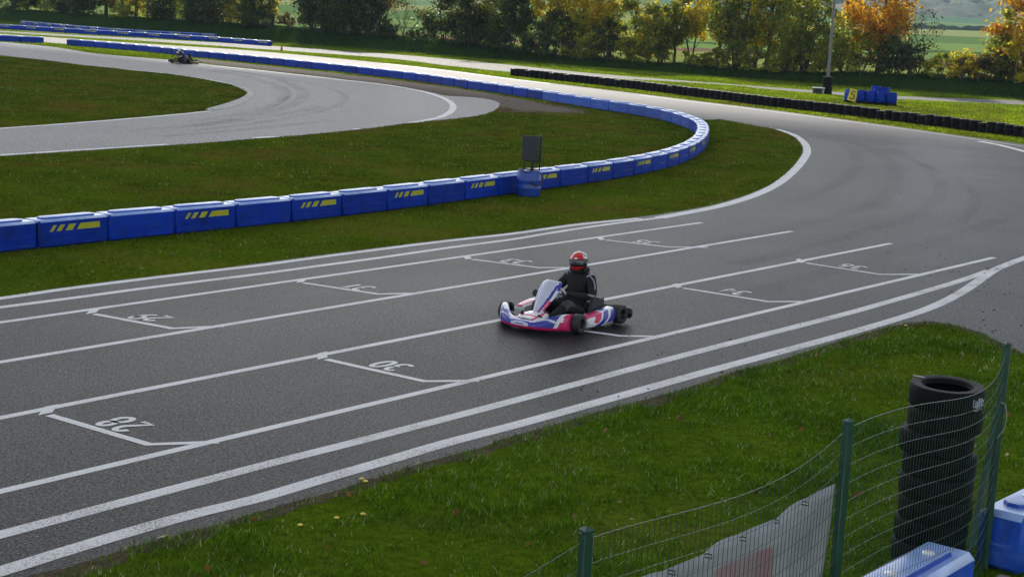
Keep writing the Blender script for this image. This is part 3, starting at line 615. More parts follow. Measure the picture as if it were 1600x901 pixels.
r1 = row([(338, 60.5), (225, 54.8), (160, 50.8), (100, 45.5), (27, 38.8)], 1, 1.8, True, 'blue barrier blocks of the rearmost row', 'blue barrier block in the rearmost row below the dark bank')
r2 = row([(420, 72.2), (325, 65), (250, 60.4), (180, 56.2), (120, 53), (50, 48.6), (0, 45.4), (-60, 41.5)], 1, 1.8, True, 'blue barrier blocks beside the far strip', 'blue barrier block along the far edge of the pale far track')

# ------------------------------------------------------------------ tyres
def tyre_bm(r, wd, rim, seg=24):
    b = B(); h = wd/2
    prof = [(rim, -h*.7), (rim+.01, -h*.92), (rim+(r-rim)*.45, -h), (r*.955, -h*.97), (r*.992, -h*.80), (r, -h*.4), (r, h*.4), (r*.992, h*.80), (r*.955, h*.97), (rim+(r-rim)*.45, h), (rim+.01, h*.92), (rim, h*.7), (rim-.012, h*.55), (rim+.03, h*.2), (rim+.03, -h*.2), (rim-.012, -h*.55)]
    b.lathe(prof+[prof[0]], seg=seg); bmesh.ops.remove_doubles(b.bm, verts=b.bm.verts[:], dist=1e-5); return b
wall_line = relax(resample(spline(G([(798, 118), (900, 129.3), (1000, 141), (1100, 153.8), (1200, 166.5), (1287, 177), (1375, 187.5), (1450, 197), (1537, 208), (1600, 216.5), (1700, 230)]), 6), .4), 6)
wall_pts = resample(left_offset(wall_line, .27), .60)
small = tyre_bm(.285, .17, .15, 20).finish('tyre', M['rubber']); sm_me = small.data; bpy.data.objects.remove(small)
# two outlines for variety: three tyres or two and a thick one
for i, p in enumerate(wall_pts):
    n = 3 if random.random() < .86 else 2
    r = empty('tyre_stack', p, random.uniform(0, 6)); z = .005
    for k in range(n):
        t = link('tyre', sm_me, r); zz = 1.0 if n == 3 else 1.32
        zz *= random.uniform(.95, 1.06); t.scale = (1, 1, zz)
        t.location = (random.uniform(-.025, .025), random.uniform(-.025, .025), z+.085*zz); z += .17*zz
    lab = 'stack of black tyres inside the long tyre wall lining the far straight'
    if i == 0: lab = 'tyre stack ending the long tyre wall at its far left tip'
    tag(r, lab, 'tyre stack', 'tyre stacks of the long wall')
# foreground pile, each tyre loose on the one below
big_me = tyre_bm(.298, .187, .20, 56).finish('loose_tyre', M['rubber']); tm = big_me.data; bpy.data.objects.remove(big_me)
tp = Vector((3.56, 12.68, 0)); offs = [(-.03, -.02), (-.015, .01), (.0, 0), (-.012, 0), (.0, .01), (-.045, -.01), (.012, .0), (.005, 0)]
pile_lab = ['bottom tyre of the foreground pile, hidden behind blue block', 'second tyre from the bottom of the foreground tyre pile', 'third tyre from the bottom of the foreground tyre pile', 'fourth tyre from the bottom of the foreground tyre pile',
            'fifth tyre from the bottom of the foreground tyre pile', 'sixth tyre of foreground pile, sticking out to the left', 'second tyre from the top of the foreground tyre pile', 'topmost open tyre of the foreground pile with pale scribbles on its tread']
for i, (ox, oy) in enumerate(offs):
    t = link('tyre', tm); t.location = (tp.x+ox, tp.y+oy, .004+.0925+.1855*i); t.rotation_euler = (0, 0, random.uniform(0, 6)); tag(t, pile_lab[i], 'tyre', 'loose tyres piled in the foreground')
    if i == 7:
        t.rotation_euler = (R(2), 0, 0)
        # raised tread block scribble: small strokes following the tread
        b = B(); r_ = .3005
        def on(a, z): return Vector((r_*cos(a), r_*sin(a), z))
        a0 = -1.05
        strokes = [[(0, .04), (0, -.02), (.05, -.02)], [(.08, .03), (.08, -.03)], [(.08, -.03), (.14, .02)], [(.14, .02), (.14, -.04)], [(.18, .04), (.18, -.03)], [(.22, .045), (.22, -.035)], [(.22, .0), (.28, .03)], [(.28, .03), (.34, -.03)], [(.28, -.03), (.36, .04)], [(.38, .03), (.44, -.03)], [(.38, -.02), (.46, .02)],
                   [(.06, -.05), (.12, -.06)], [(.15, -.055), (.24, -.05)], [(.30, -.045), (.42, -.05)]]
        for sx in strokes:
            pts = []
            for (a, z), (a2, z2) in zip(sx, sx[1:]):
                for k in range(5): pts.append(on(a0+a+(a2-a)*k/4, z+(z2-z)*k/4))
            b.tube(pts, .0055, 5)
        b.finish('scribble', M['scrawl'], t)
        b = B(); b.box((-.185, .20, .094), (.10, .03, .006), .002, rot=Matrix.Rotation(R(-38), 3, 'Z')); b.finish('repair_patch', M['concrete'], t)

# ------------------------------------------------------------------ foreground blocks
def fg_block(a, ang, L, label):
    wd, h = .42, .5
    r = empty('barrier_block', a, ang); b = B(); b.box((L/2, 0, h/2), (L, wd, h), .05); 
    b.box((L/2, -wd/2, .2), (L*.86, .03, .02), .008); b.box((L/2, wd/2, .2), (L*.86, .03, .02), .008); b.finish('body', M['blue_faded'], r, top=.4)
    b = B(); ring = lambda k, z: [(L*.12+k, -.05+k*.3, z), (L*.16+k, -.11+k*.3, z), (L*.84-k, -.11+k*.3, z), (L*.88-k, -.05+k*.3, z), (L*.88-k, .05-k*.3, z), (L*.84-k, .11-k*.3, z), (L*.16+k, .11-k*.3, z), (L*.12+k, .05-k*.3, z)]
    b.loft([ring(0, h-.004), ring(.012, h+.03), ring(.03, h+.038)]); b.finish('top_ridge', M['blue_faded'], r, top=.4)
    for k_ in (.3, .72):
        b = B(); b.lathe([(0, .012), (.035, .012), (.045, .006), (.047, -.004)], Matrix.Translation((L*k_, .0, h+.04)), 20); b.finish('filler_cap', M['white'], r)
    tag(r, label, 'barrier', 'blue barrier blocks behind the green fence'); return r
e_ = Vector((cos(R(52)), sin(R(52)), 0)); n_ = Vector((sin(R(52)), -cos(R(52)), 0))
fg_block(Vector((3.26, 11.66, 0))+n_*.17-e_*1.5, R(52), 1.5, 'faded blue barrier block behind the fence mesh, in front of the tyre pile')
fg_block(Vector((3.93, 12.52, 0))+n_*.13+e_*.03, R(50.5), 1.6, 'faded blue barrier block at the right edge beside the corner fence post')
b = B(); b.box((3.98, 12.02, .02), (.5, .3, .04), .01, rot=Matrix.Rotation(R(50), 3, 'Z')); o = b.finish('paving_slab', M['concrete']); tag(o, 'pale concrete slab on the ground at the foot of the corner post', 'slab')

# ------------------------------------------------------------------ green mesh fence with banner
fence = empty('mesh_fence', (2.13, 9.68, 0)); tag(fence, 'sagging green wire mesh fence with square posts in the right foreground', 'fence')
FP = {'corner': Vector((3.95, 12.48, 0)), 'mid': Vector((2.13, 9.68, 0)), 'left': Vector((.41, 7.28, 0)), 'out': Vector((-1.3, 4.9, 0))}
off = -fence.location
for k, (p, hgt, s_) in {'a': (FP['corner'], 1.87, .05), 'b': (FP['mid'], 1.87, .055), 'c': (FP['left'], 1.87, .055)}.items():
    b = B(); b.box((0, 0, hgt/2), (s_, s_, hgt), .006); o = b.finish('post', M['green_metal'], fence); o.location = p+off; o.rotation_euler = (0, 0, R(30 if k != 'a' else 12)); o.data.update()
    c = B(); c.lathe([(s_*.74, 0), (s_*.74, .012), (0, .03)], Matrix.Translation((0, 0, hgt)) @ Matrix.Rotation(pi/4, 4, 'Z'), 4); c.finish('post_cap', M['green_metal'], o, smooth=False)
b = B(); bt, bb = FP['corner']+Vector((-.03, -.04, 1.38)), Vector((3.62, 11.92, 0.02)); dd = (bb-bt)
q = dd.to_track_quat('Z', 'Y').to_matrix(); b.box((bt+bb)/2, (.04, .04, dd.length), .006, rot=q); o = b.finish('brace', M['green_metal'], fence); o.location = off
b = B(); cp = FP['corner']; b.tube([cp+Vector((-.03, -.03, 1.42)), cp+Vector((.02, -.05, 1.40)), cp+Vector((.045, -.04, 1.3)), cp+Vector((.03, -.05, 1.2)), cp+Vector((-.02, -.05, 1.12))], .004, 5); o = b.finish('tie_wire', M['concrete'], fence); o.location = off
def panel(a, c, sag, bulge, hs, nv, parent, peak=.35):
    d = c-a; side = Vector((d.y, -d.x, 0)).normalized()
    if side.x < 0: side = -side
    def S(u, h):
        k = (math.sin(pi*u**(math.log(.5)/math.log(peak)))) if 0 < u < 1 else 0
        return a + d*u + side*(bulge*k) + Vector((0, 0, h - sag*k*(.35+.65*h/1.8)))
    V, F = [], []
    def wire(pts, r):
        for p, q in zip(pts, pts[1:]):
            t = (q-p).normalized(); x = t.cross(Vector((.3, .5, .81))).normalized()*r; y = t.cross(x).normalized()*r; n0 = len(V)
            ex = t*r*.3
            for e, s_ in ((p, -1), (q, 1)):
                for k in range(3): V.append(e + ex*s_ + x*cos(2.094*k) + y*sin(2.094*k))
            for k in range(3): F.append((n0+k, n0+(k+1) % 3, n0+3+(k+1) % 3, n0+3+k))
    for h in hs:
        wire([S(k/nv, h + (.0014 if k % 2 else -.0014)) for k in range(nv+1)], .0019 if h != hs[-1] else .0026)
    m1 = len(V)
    for k in range(1, nv): wire([S(k/nv, h) for h in hs], .0019)
    me = np_mesh('mesh_panel', np.array([tuple(v+off) for v in V]), np.array(F), [M['wire_metal'], M['green_metal']], midx=[0 if f[0] < m1 else 1 for f in F])
    return link('mesh_panel', me, parent)
HS = [.04, .15, .26, .38, .50, .62, .74, .86, .98, 1.10, 1.22, 1.34, 1.46, 1.58, 1.70, 1.83]
panel(FP['mid'], FP['corner'], .16, .10, HS, 66, fence, .72)
panel(FP['left'], FP['mid'], .10, .05, HS, 58, fence, .6)
panel(FP['out'], FP['left'], .08, .03, HS, 56, fence, .5)
# banner tied low on the track side of the mesh
def banner_mat():
    m, nt, p = base_mat('faded_banner_print'); L = nt.links.new; tc = N(nt, 'ShaderNodeTexCoord'); sep = N(nt, 'ShaderNodeSeparateXYZ'); L(tc.outputs['Generated'], sep.inputs[0])
    no = N(nt, 'ShaderNodeTexNoise', i_Scale=6., i_Detail=3.); L(tc.outputs['Generated'], no.inputs['Vector'])
    uv = N(nt, 'ShaderNodeUVMap'); su = N(nt, 'ShaderNodeSeparateXYZ'); L(uv.outputs[0], su.inputs[0])
    a = ramp(nt, [(0, (.55, .58, .61)), (.26, (.60, .46, .49)), (.40, (.62, .53, .56)), (.50, (.60, .42, .45)), (.58, (.61, .50, .53)), (.64, (.60, .40, .44)), (.70, (.58, .61, .65)), (.9, (.62, .64, .67))], 'CONSTANT'); L(su.outputs[0], a.inputs[0])
    v = ramp(nt, [(.862, (0, 0, 0)), (.87, (1, 1, 1))]); L(su.outputs[1], v.inputs[0])
    mx = N(nt, 'ShaderNodeMixRGB'); L(v.outputs[0], mx.inputs[0]); L(a.outputs[0], mx.inputs[1]); mx.inputs[2].default_value = (.60, .63, .67, 1)
    mu = N(nt, 'ShaderNodeMixRGB', blend_type='MULTIPLY'); mu.inputs[0].default_value = .5; L(mx.outputs[0], mu.inputs[1]); L(no.outputs[0], mu.inputs[2])
    L(mu.outputs[0], p.inputs['Base Color']); p.inputs['Roughness'].default_value = .5
    tr = N(nt, 'ShaderNodeBsdfTranslucent'); L(mu.outputs[0], tr.inputs[0]); ms = N(nt, 'ShaderNodeMixShader'); ms.inputs[0].default_value = .35
    L(p.outputs[0], ms.inputs[1]); L(tr.outputs[0], ms.inputs[2]); L(ms.outputs[0], nt.nodes['Material Output'].inputs[0]); return m
a, c = FP['left'], FP['mid']; d = c-a; side = Vector((-d.y, d.x, 0)).normalized(); nu, nv = 60, 16; V, F, UV = [], [], []
for i in range(nu+1):
    u = .03+.94*i/nu
    for j in range(nv+1):
        v = j/nv; top = 1.49 - .06*sin(pi*u) + 0.012*abs(sin(u*pi*7)); h = .25+(top-.25)*v
        wv = .03+.02*sin(u*21+v*3)+.025*sin(u*8-v*2.5)*(1-v*.5)
        V.append(a+d*u+side*(wv+.012)+Vector((0, 0, h))); UV.append((u, v))
ii = np.arange((nu+1)*(nv+1)).reshape(nu+1, nv+1); F = np.stack([ii[:-1, :-1], ii[1:, :-1], ii[1:, 1:], ii[:-1, 1:]], -1).reshape(-1, 4)
me = np_mesh('banner', np.array([tuple(v) for v in V]), F, [banner_mat()], True); uvl = me.uv_layers.new(name='UVMap'); uvl.data.foreach_set('uv', np.array([UV[i] for i in F.ravel()], dtype=np.float32).ravel())
o = link('banner', me); sd = o.modifiers.new('thickness', 'SOLIDIFY'); sd.thickness = .002; tag(o, 'white banner with faded pink print tied behind the green mesh fence', 'banner')
for k in range(1, 7):
    b = B(); u = .03+.94*k/7; p = a+d*u+side*.03+Vector((0, 0, 1.485-.06*sin(pi*u))); b.tube([p+side*.01, p+Vector((0, 0, .008)), p-side*.03+Vector((0, 0, .008)), p-side*.03-Vector((0, 0, .012)), p+side*.01-Vector((0, 0, .016))], .004, 5); b.finish('tie', M['black'], o)

# ------------------------------------------------------------------ light panel on a drum
def drum_bm(r, h, seg=28):
    b = B(); pr = [(r*.9, 0), (r*.98, .03), (r, .06)]
    for z in (.33, .62):
        pr += [(r, h*z-.05), (r*1.045, h*z-.02), (r*1.045, h*z+.02), (r, h*z+.05)]
    pr += [(r, h*.88), (r*.95, h*.94), (r*.9, h), (r*.84, h), (r*.82, h*.975), (0, h*.975)]
    b.lathe(pr, seg=seg); b.face([v for v in b.bm.verts[:seg]][::-1]); return b
dp = g(825, 306); 
o = drum_bm(.29, .62).finish('plastic_drum', M['bluedrum'], loc=dp); tag(o, 'dull blue ribbed drum holding the dark panel stand by the near barrier', 'drum')
lp = empty('signal_panel', dp, R(-14)); tag(lp, 'dark grey back of a square signal panel on steel legs above the drum', 'signal panel')
b = B(); b.box((.0, .0, 1.14), (.40, .05, .58), .008); b.finish('panel', M['panel_dark'], lp)
b = B(); b.box((.235, .06, 1.14), (.05, .06, .60), .006); b.box((.215, .05, 1.14), (.02, .02, .2), .004); b.finish('side_frame', M['black_metal'], lp)
b = B()
for x in (-.14, .235): b.tube([(x, .05, .6), (x, .05, .87)], .016, 8)
b.tube([(-.14, .05, .83), (.24, .05, .83)], .014, 8); b.box((.06, .03, .72), (.07, .05, .28), .006); b.finish('legs', M['black_metal'], lp)
b = B(); b.box((.06, .02, .635), (.28, .2, .03), .006); b.finish('base_plate', M['black'], lp)
b = B()
pts = [(-.26, -.05, .60)] + [(-.26+.52*t, -.24*sin(pi*t)-.03, .62+.05*sin(pi*t*3)*(1-t)-.02) for t in (.1, .25, .4, .55, .7, .85)] + [(.28, -.1, .58), (.36, -.12, .5), (.37, -.13, .36), (.30, -.17, .28), (.2, -.24, .29), (.12, -.27, .36), (.06, -.2, .55), (.05, -.02, .66)]
b.tube(spline(pts, 4), .016, 7); b.finish('cable', M['black'], lp)

# ------------------------------------------------------------------ marshal post: drums, board, pole
mp0, mp1 = g(1334, 161.5), g(1388, 165.5)
dd_me = drum_bm(.30, .62).finish('drum', M['blue']); drum_me = dd_me.data; bpy.data.objects.remove(dd_me)
flat_t = tyre_bm(.31, .15, .17, 20).finish('flat', M['rubber']); ft_me = flat_t.data; bpy.data.objects.remove(flat_t)
mdir = (mp1-mp0).normalized(); mn = Vector((-mdir.y, mdir.x, 0))
DL = ['blue drum on a tyre, left one of the drum row beside yellow board', 'blue drum on a tyre, second of the four drum row', 'blue drum on a tyre, third of the four drum row', 'blue drum on a tyre, right end of the drum row']
for k in range(4):
    p = mp0 + mdir*(.32+.62*k) + mn*.3
    t = link('tyre', ft_me); t.location = p+Vector((0, 0, .08)); tag(t, 'black tyre lying flat under the '+['left', 'second', 'third', 'right'][k]+' drum of the marshal shelter', 'tyre', 'tyres under the drums')
    o = link('plastic_drum', drum_me); o.location = p+Vector((0, 0, .158)); o.rotation_euler = (0, 0, k*1.3); tag(o, DL[k], 'drum', 'blue drums of the marshal shelter')
for k, (a_, h_) in enumerate(((.95, .62), (1.5, .55))):
    p = mp0 + mdir*a_ + mn*1.0
    t = link('tyre_column', drum_me); t.name = 'plastic_drum'; t.location = p+Vector((0, 0, -.16-.04*k)); t.rotation_euler = (0, 0, k); tag(t, 'blue lower drum behind the drum row, '+('left' if k == 0 else 'right')+' of the hidden pair', 'drum', 'blue drums of the marshal shelter')
    o = link('plastic_drum', drum_me); o.location = p+Vector((0, 0, .44-.04*k)); o.rotation_euler = (0, 0, k+2); tag(o, ('upper left' if k == 0 else 'upper right')+' blue drum raised behind the front drum row', 'drum', 'blue drums of the marshal shelter')
p = mp0 - mdir*.45 + mn*.35
t = link('tyre', ft_me); t.location = p+Vector((0, 0, .08)); tag(t, 'black tyre lying flat under the pale blue drum behind the yellow board', 'tyre', 'tyres under the drums')
pd_ = drum_bm(.28, .62).finish('plastic_drum', M['blue_faded'], loc=p+Vector((0, 0, .158))); tag(pd_, 'pale blue drum standing behind the yellow numbered board', 'drum')
bo = empty('number_board', p+mdir*.28-mn*.40+Vector((0, 0, .12)), math.atan2(mdir.y, mdir.x)); bo.rotation_euler = (R(-8), R(12), math.atan2(mdir.y, mdir.x)+R(10)); tag(bo, 'yellow board with black number 5 leaning against the blue drums', 'sign')
b = B(); b.box((0, 0, .36), (.5, .03, .72), .005); b.finish('board', M['sign_yellow'], bo)
b = B(); b.box((.30, .0, .36), (.08, .05, .74), .005); b.finish('edge_post', M['black'], bo)
b = B()
for pl in DIG['5']:
    b.tube([((x-.3)*.5, -.019, .12+y*.48) for x, y in pl], .033, 6)
b.finish('numeral', M['black'], bo)
b = B(); b.tube([(0, 0, 0), (.06, 0, .42)], .012, 6); o = b.finish('marker_stick', M['grey_metal'], loc=mp0+mdir*.9+mn*.62+Vector((0, 0, .5))); tag(o, 'thin pale stick poking up behind the blue drum row', 'stick')
# pole wrapped in tyres
pp = g(1293, 147.5)+Vector((0, .3, 0))
pole = empty('light_pole', pp); tag(pole, 'tall slim grey pole rising from a tyre stack, top out of frame', 'pole')
b = B(); b.tube([(0, 0, 0), (.0, 0, 3), (0, 0, 7), (0, 0, 11)], [.11, .10, .085, .07], 14); b.lathe([(0.0, 11.02), (.09, 11), (.09, 10.9)], seg=14); b.finish('mast', M['pole_paint'], pole)
b = B(); b.box((0, -.1, 10.7), (1.2, .12, .1), .02); b.box((-.5, -.2, 10.85), (.4, .25, .3), .04); b.box((.5, -.2, 10.85), (.4, .25, .3), .04); b.finish('floodlights', M['grey_metal'], pole)
for k in range(6):
    t = link('tyre', ft_me); t.scale = (1, 1, 1.25); t.location = pp+Vector((random.uniform(-.04, .04), random.uniform(-.04, .04), .1+.19*k)); tag(t, f'black tyre threaded on the tall pole, {ORD[k]} from the ground', 'tyre', 'tyres around the pole')
bx = g(1276.5, 146.6)
box_ = empty('equipment_box', bx, R(8)); tag(box_, 'low dark box with pale lid beside the tyre wrapped pole', 'box')
b = B(); b.box((0, 0, .18), (.48, .5, .36), .01); b.finish('body', M['black_metal'], box_)
b = B(); b.box((.08, 0, .395), (.74, .56, .05), .01); b.finish('lid', M['white'], box_)
for k_ in (.2, -.2):
    b = B(); b.box((.38, k_, .18), (.06, .06, .37), .005); b.finish('leg', M['grey_metal'], box_)
cn_ = g(440, 79.5); ct = empty('traffic_cone', cn_); tag(ct, 'tiny dull orange cone standing between the two far tracks', 'cone')
b = B(); b.lathe([(.13, .03), (.025, .5), (0, .51)], seg=16); b.finish('cone_body', M['orange'], ct)
b = B(); b.box((0, 0, .015), (.32, .32, .03), .006); b.finish('base', M['black'], ct)

# ------------------------------------------------------------------ karts and drivers
def skin_mesh(name, chains, mats, sub=2):
    """chains: list of [(pos, radius), ...]; a chain starting with an int joins that vertex"""
    me = bpy.data.meshes.new(name); V, E, Rd = [], [], []
    for ch in chains:
        prev = None
        for it in ch:
            if isinstance(it, int): prev = it; continue
            V.append(it[0]); Rd.append(it[1] if hasattr(it[1], '__len__') else (it[1], it[1])); i = len(V)-1
            if prev is not None: E.append((prev, i))
            prev = i
    me.from_pydata(V, E, []); o = bpy.data.objects.new(name, me); COL.objects.link(o)
    sk_ = o.modifiers.new('skin', 'SKIN'); sk_.use_smooth_shade = True
    for i, r in enumerate(Rd): me.skin_vertices[0].data[i].radius = r
    me.skin_vertices[0].data[0].use_root = True
    s2 = o.modifiers.new('sub', 'SUBSURF'); s2.levels = sub; s2.render_levels = sub
    dg = bpy.context.evaluated_depsgraph_get(); me2 = bpy.data.meshes.new_from_object(o.evaluated_get(dg)); me2.name = name
    bpy.data.objects.remove(o); me2.materials.clear()
    for m in mats: me2.materials.append(m)
    return me2
def driver(loc, rz, suit, trimm, hel_fn, hel_mats, label, glove, head_turn=0., patch=False):
    P = empty('person', loc, rz); tag(P, label, 'person')
    ch = [[((-.27, 0, .17), (.17, .13)), ((-.31, 0, .32), (.155, .12)), ((-.35, 0, .46), (.175, .125)), ((-.385, 0, .58), (.185, .12)), ((-.395, 0, .665), (.10, .09)), ((-.37, 0, .76), (.075, .075))]]
    for s in (1, -1):
        ch.append([3, ((-.385, .19*s, .60), .088), ((-.32, .265*s, .50), .074), ((-.23, .335*s, .385), .062), ((-.08, .28*s, .405), .052), ((.07, .18*s, .43), .04), ((.10, .165*s, .435), .036)])
        ch.append([0, ((-.20, .13*s, .15), .115), ((.02, .19*s, .22), .098), ((.24, .23*s, .30), .078), ((.42, .19*s, .21), .062), ((.60, .15*s, .115), .046), ((.70, .145*s, .12), .042)])
    body = link('body', skin_mesh('body', ch, [suit]), P)
    # boots
    for s in (1, -1):
        b = B(); b.loft([[(x, .145*s+wd*cos(t), z+h*sin(t)) for t in (2*pi*k/12 for k in range(12))] for x, wd, z, h in ((.60, .045, .10, .055), (.66, .05, .105, .06), (.72, .05, .13, .07), (.76, .045, .17, .05), (.78, .03, .2, .03))]); b.finish('boot', M['black'], P)
    for s in (1, -1):
        b = B(); b.loft([[(x+.02*cos(t)*sin(.5), .222*s+.078*k_*cos(t), z+.078*k_*sin(t)) for t in (pi*.0+pi*q_/10 for q_ in range(11))] for x, z, k_ in ((.14, .272, 1.13), (.20, .292, 1.10), (.26, .292, 1.07), (.31, .262, 1.05), (.35, .238, 1.04))], closed=False, caps=False)
        o_ = b.finish('knee_panel', M['knee'], P); sd_ = o_.modifiers.new('thickness', 'SOLIDIFY'); sd_.thickness = .004
    # gloved hands round the wheel rim: palm, four fingers, thumb
    for s in (1, -1):
        hp = Vector((.125, .155*s, .44)); chs = [[((.095, .165*s, .435), (.034, .03)), ((.125, .16*s, .445), (.04, .026)), ((.155, .152*s, .455), (.042, .024))]]
        for k in range(4):
            zo = .475-.022*k; ln_ = (.9, 1.0, .95, .8)[k]
            chs.append([2, ((.178*1, (.150)*s, zo), .0125), ((.178+.03*ln_, .135*s, zo+.004), .011), ((.178+.028*ln_, .112*s, zo), .010), ((.165, .105*s, zo-.004), .009)])
        chs.append([1, ((.13, .128*s, .47), .0135), ((.15, .108*s, .487), .0125), ((.172, .105*s, .49), .010)])
        link('glove', skin_mesh('glove', chs, [glove], 2), P)
    # piping on the sleeves and shoulders
    for s in (1, -1):
        b = B(); b.tube(spline([(-.31, .20*s, .675), (-.33, .27*s, .60), (-.275, .335*s, .50), (-.235, .30*s, .445)], 5), .009, 6); b.finish('sleeve_piping', trimm, P)
        b = B(); b.tube(spline([(-.30, .17*s, .645), (-.345, .225*s, .685), (-.40, .27*s, .66)], 5), .013, 6); b.finish('shoulder_piping', trimm, P)
    if patch:
        b = B(); b.box((-.50, 0, .47), (.012, .22, .2), .004, rot=Matrix.Rotation(R(-14), 3, 'Y')); b.finish('back_number', M['red'], P)
        b = B(); b.box((-.511, .0, .475), (.012, .06, .12), .004, rot=Matrix.Rotation(R(-14), 3, 'Y')); b.box((-.506, .03, .43), (.012, .08, .05), .003, rot=Matrix.Rotation(R(-14), 3, 'Y')); b.finish('back_mark', M['white'], P)
        b = B(); b.tube(spline([(-.30, .22, .70), (-.40, .23, .70), (-.47, .18, .66)], 4), .045, 8); b.tube(spline([(-.30, -.22, .70), (-.40, -.23, .70), (-.47, -.18, .66)], 4), .045, 8); b.finish('shoulder_panel', M['white'], P)
        b = B(); b.tube([(-.2, -.355, .44), (-.08, -.335, .465), (.02, -.26, .47)], .022, 8); b.finish('sleeve_stripe', M['white'], P)
    # helmet
    b = B(); nU, nV = 36, 26; rings = []
    for i in range(nV+1):
        ph = -pi/2*.78 + (pi/2*1.78)*i/nV*.999; rings.append([])
        for j in range(nU):
            th = 2*pi*j/nU; x, y, z = cos(ph)*cos(th)*.152, cos(ph)*sin(th)*.128, sin(ph)*.142
            front = max(0, cos(th))
            if z < .0: x += .028*front**2*min(1, -z/.05)*(1 if z > -.11 else .6); y *= 1-.05*min(1, -z/.1)
            rings[-1].append(Vector((x, y, z)))
    def mf(i, j):
        ph = -pi/2*.78 + (pi/2*1.78)*(i+.5)/nV; th = (2*pi*(j+.5)/nU+pi) % (2*pi)-pi
        return hel_fn(th, ph)
    b.loft(rings, True, True, mfn=mf)
    H = b.finish('helmet', hel_mats, P, ang=60); H.location = (-.335, 0, .845); H.rotation_euler = (0, R(6), head_turn)
    b = B(); rows = []
    for i in range(7):
        ph = -.30+.72*i/6
        rows.append([Vector((cos(ph)*cos(th)*.158+(.02*max(0, cos(th))**2 if ph < -.05 else 0), cos(ph)*sin(th)*.134, sin(ph)*.145)) for th in (R(-72+144*k/16) for k in range(17))])
    b.loft(rows, False, False); vz = b.finish('visor', M['visor'], H); sd = vz.modifiers.new('thickness', 'SOLIDIFY'); sd.thickness = .004
    b = B(); b.tube(spline([(-.30, .085, .735), (-.40, .10, .725), (-.47, .0, .73), (-.40, -.10, .725), (-.30, -.085, .735), (-.255, 0, .725), (-.30, .085, .735)], 5), .045, 8); b.finish('neck_collar', suit, P)
    return P
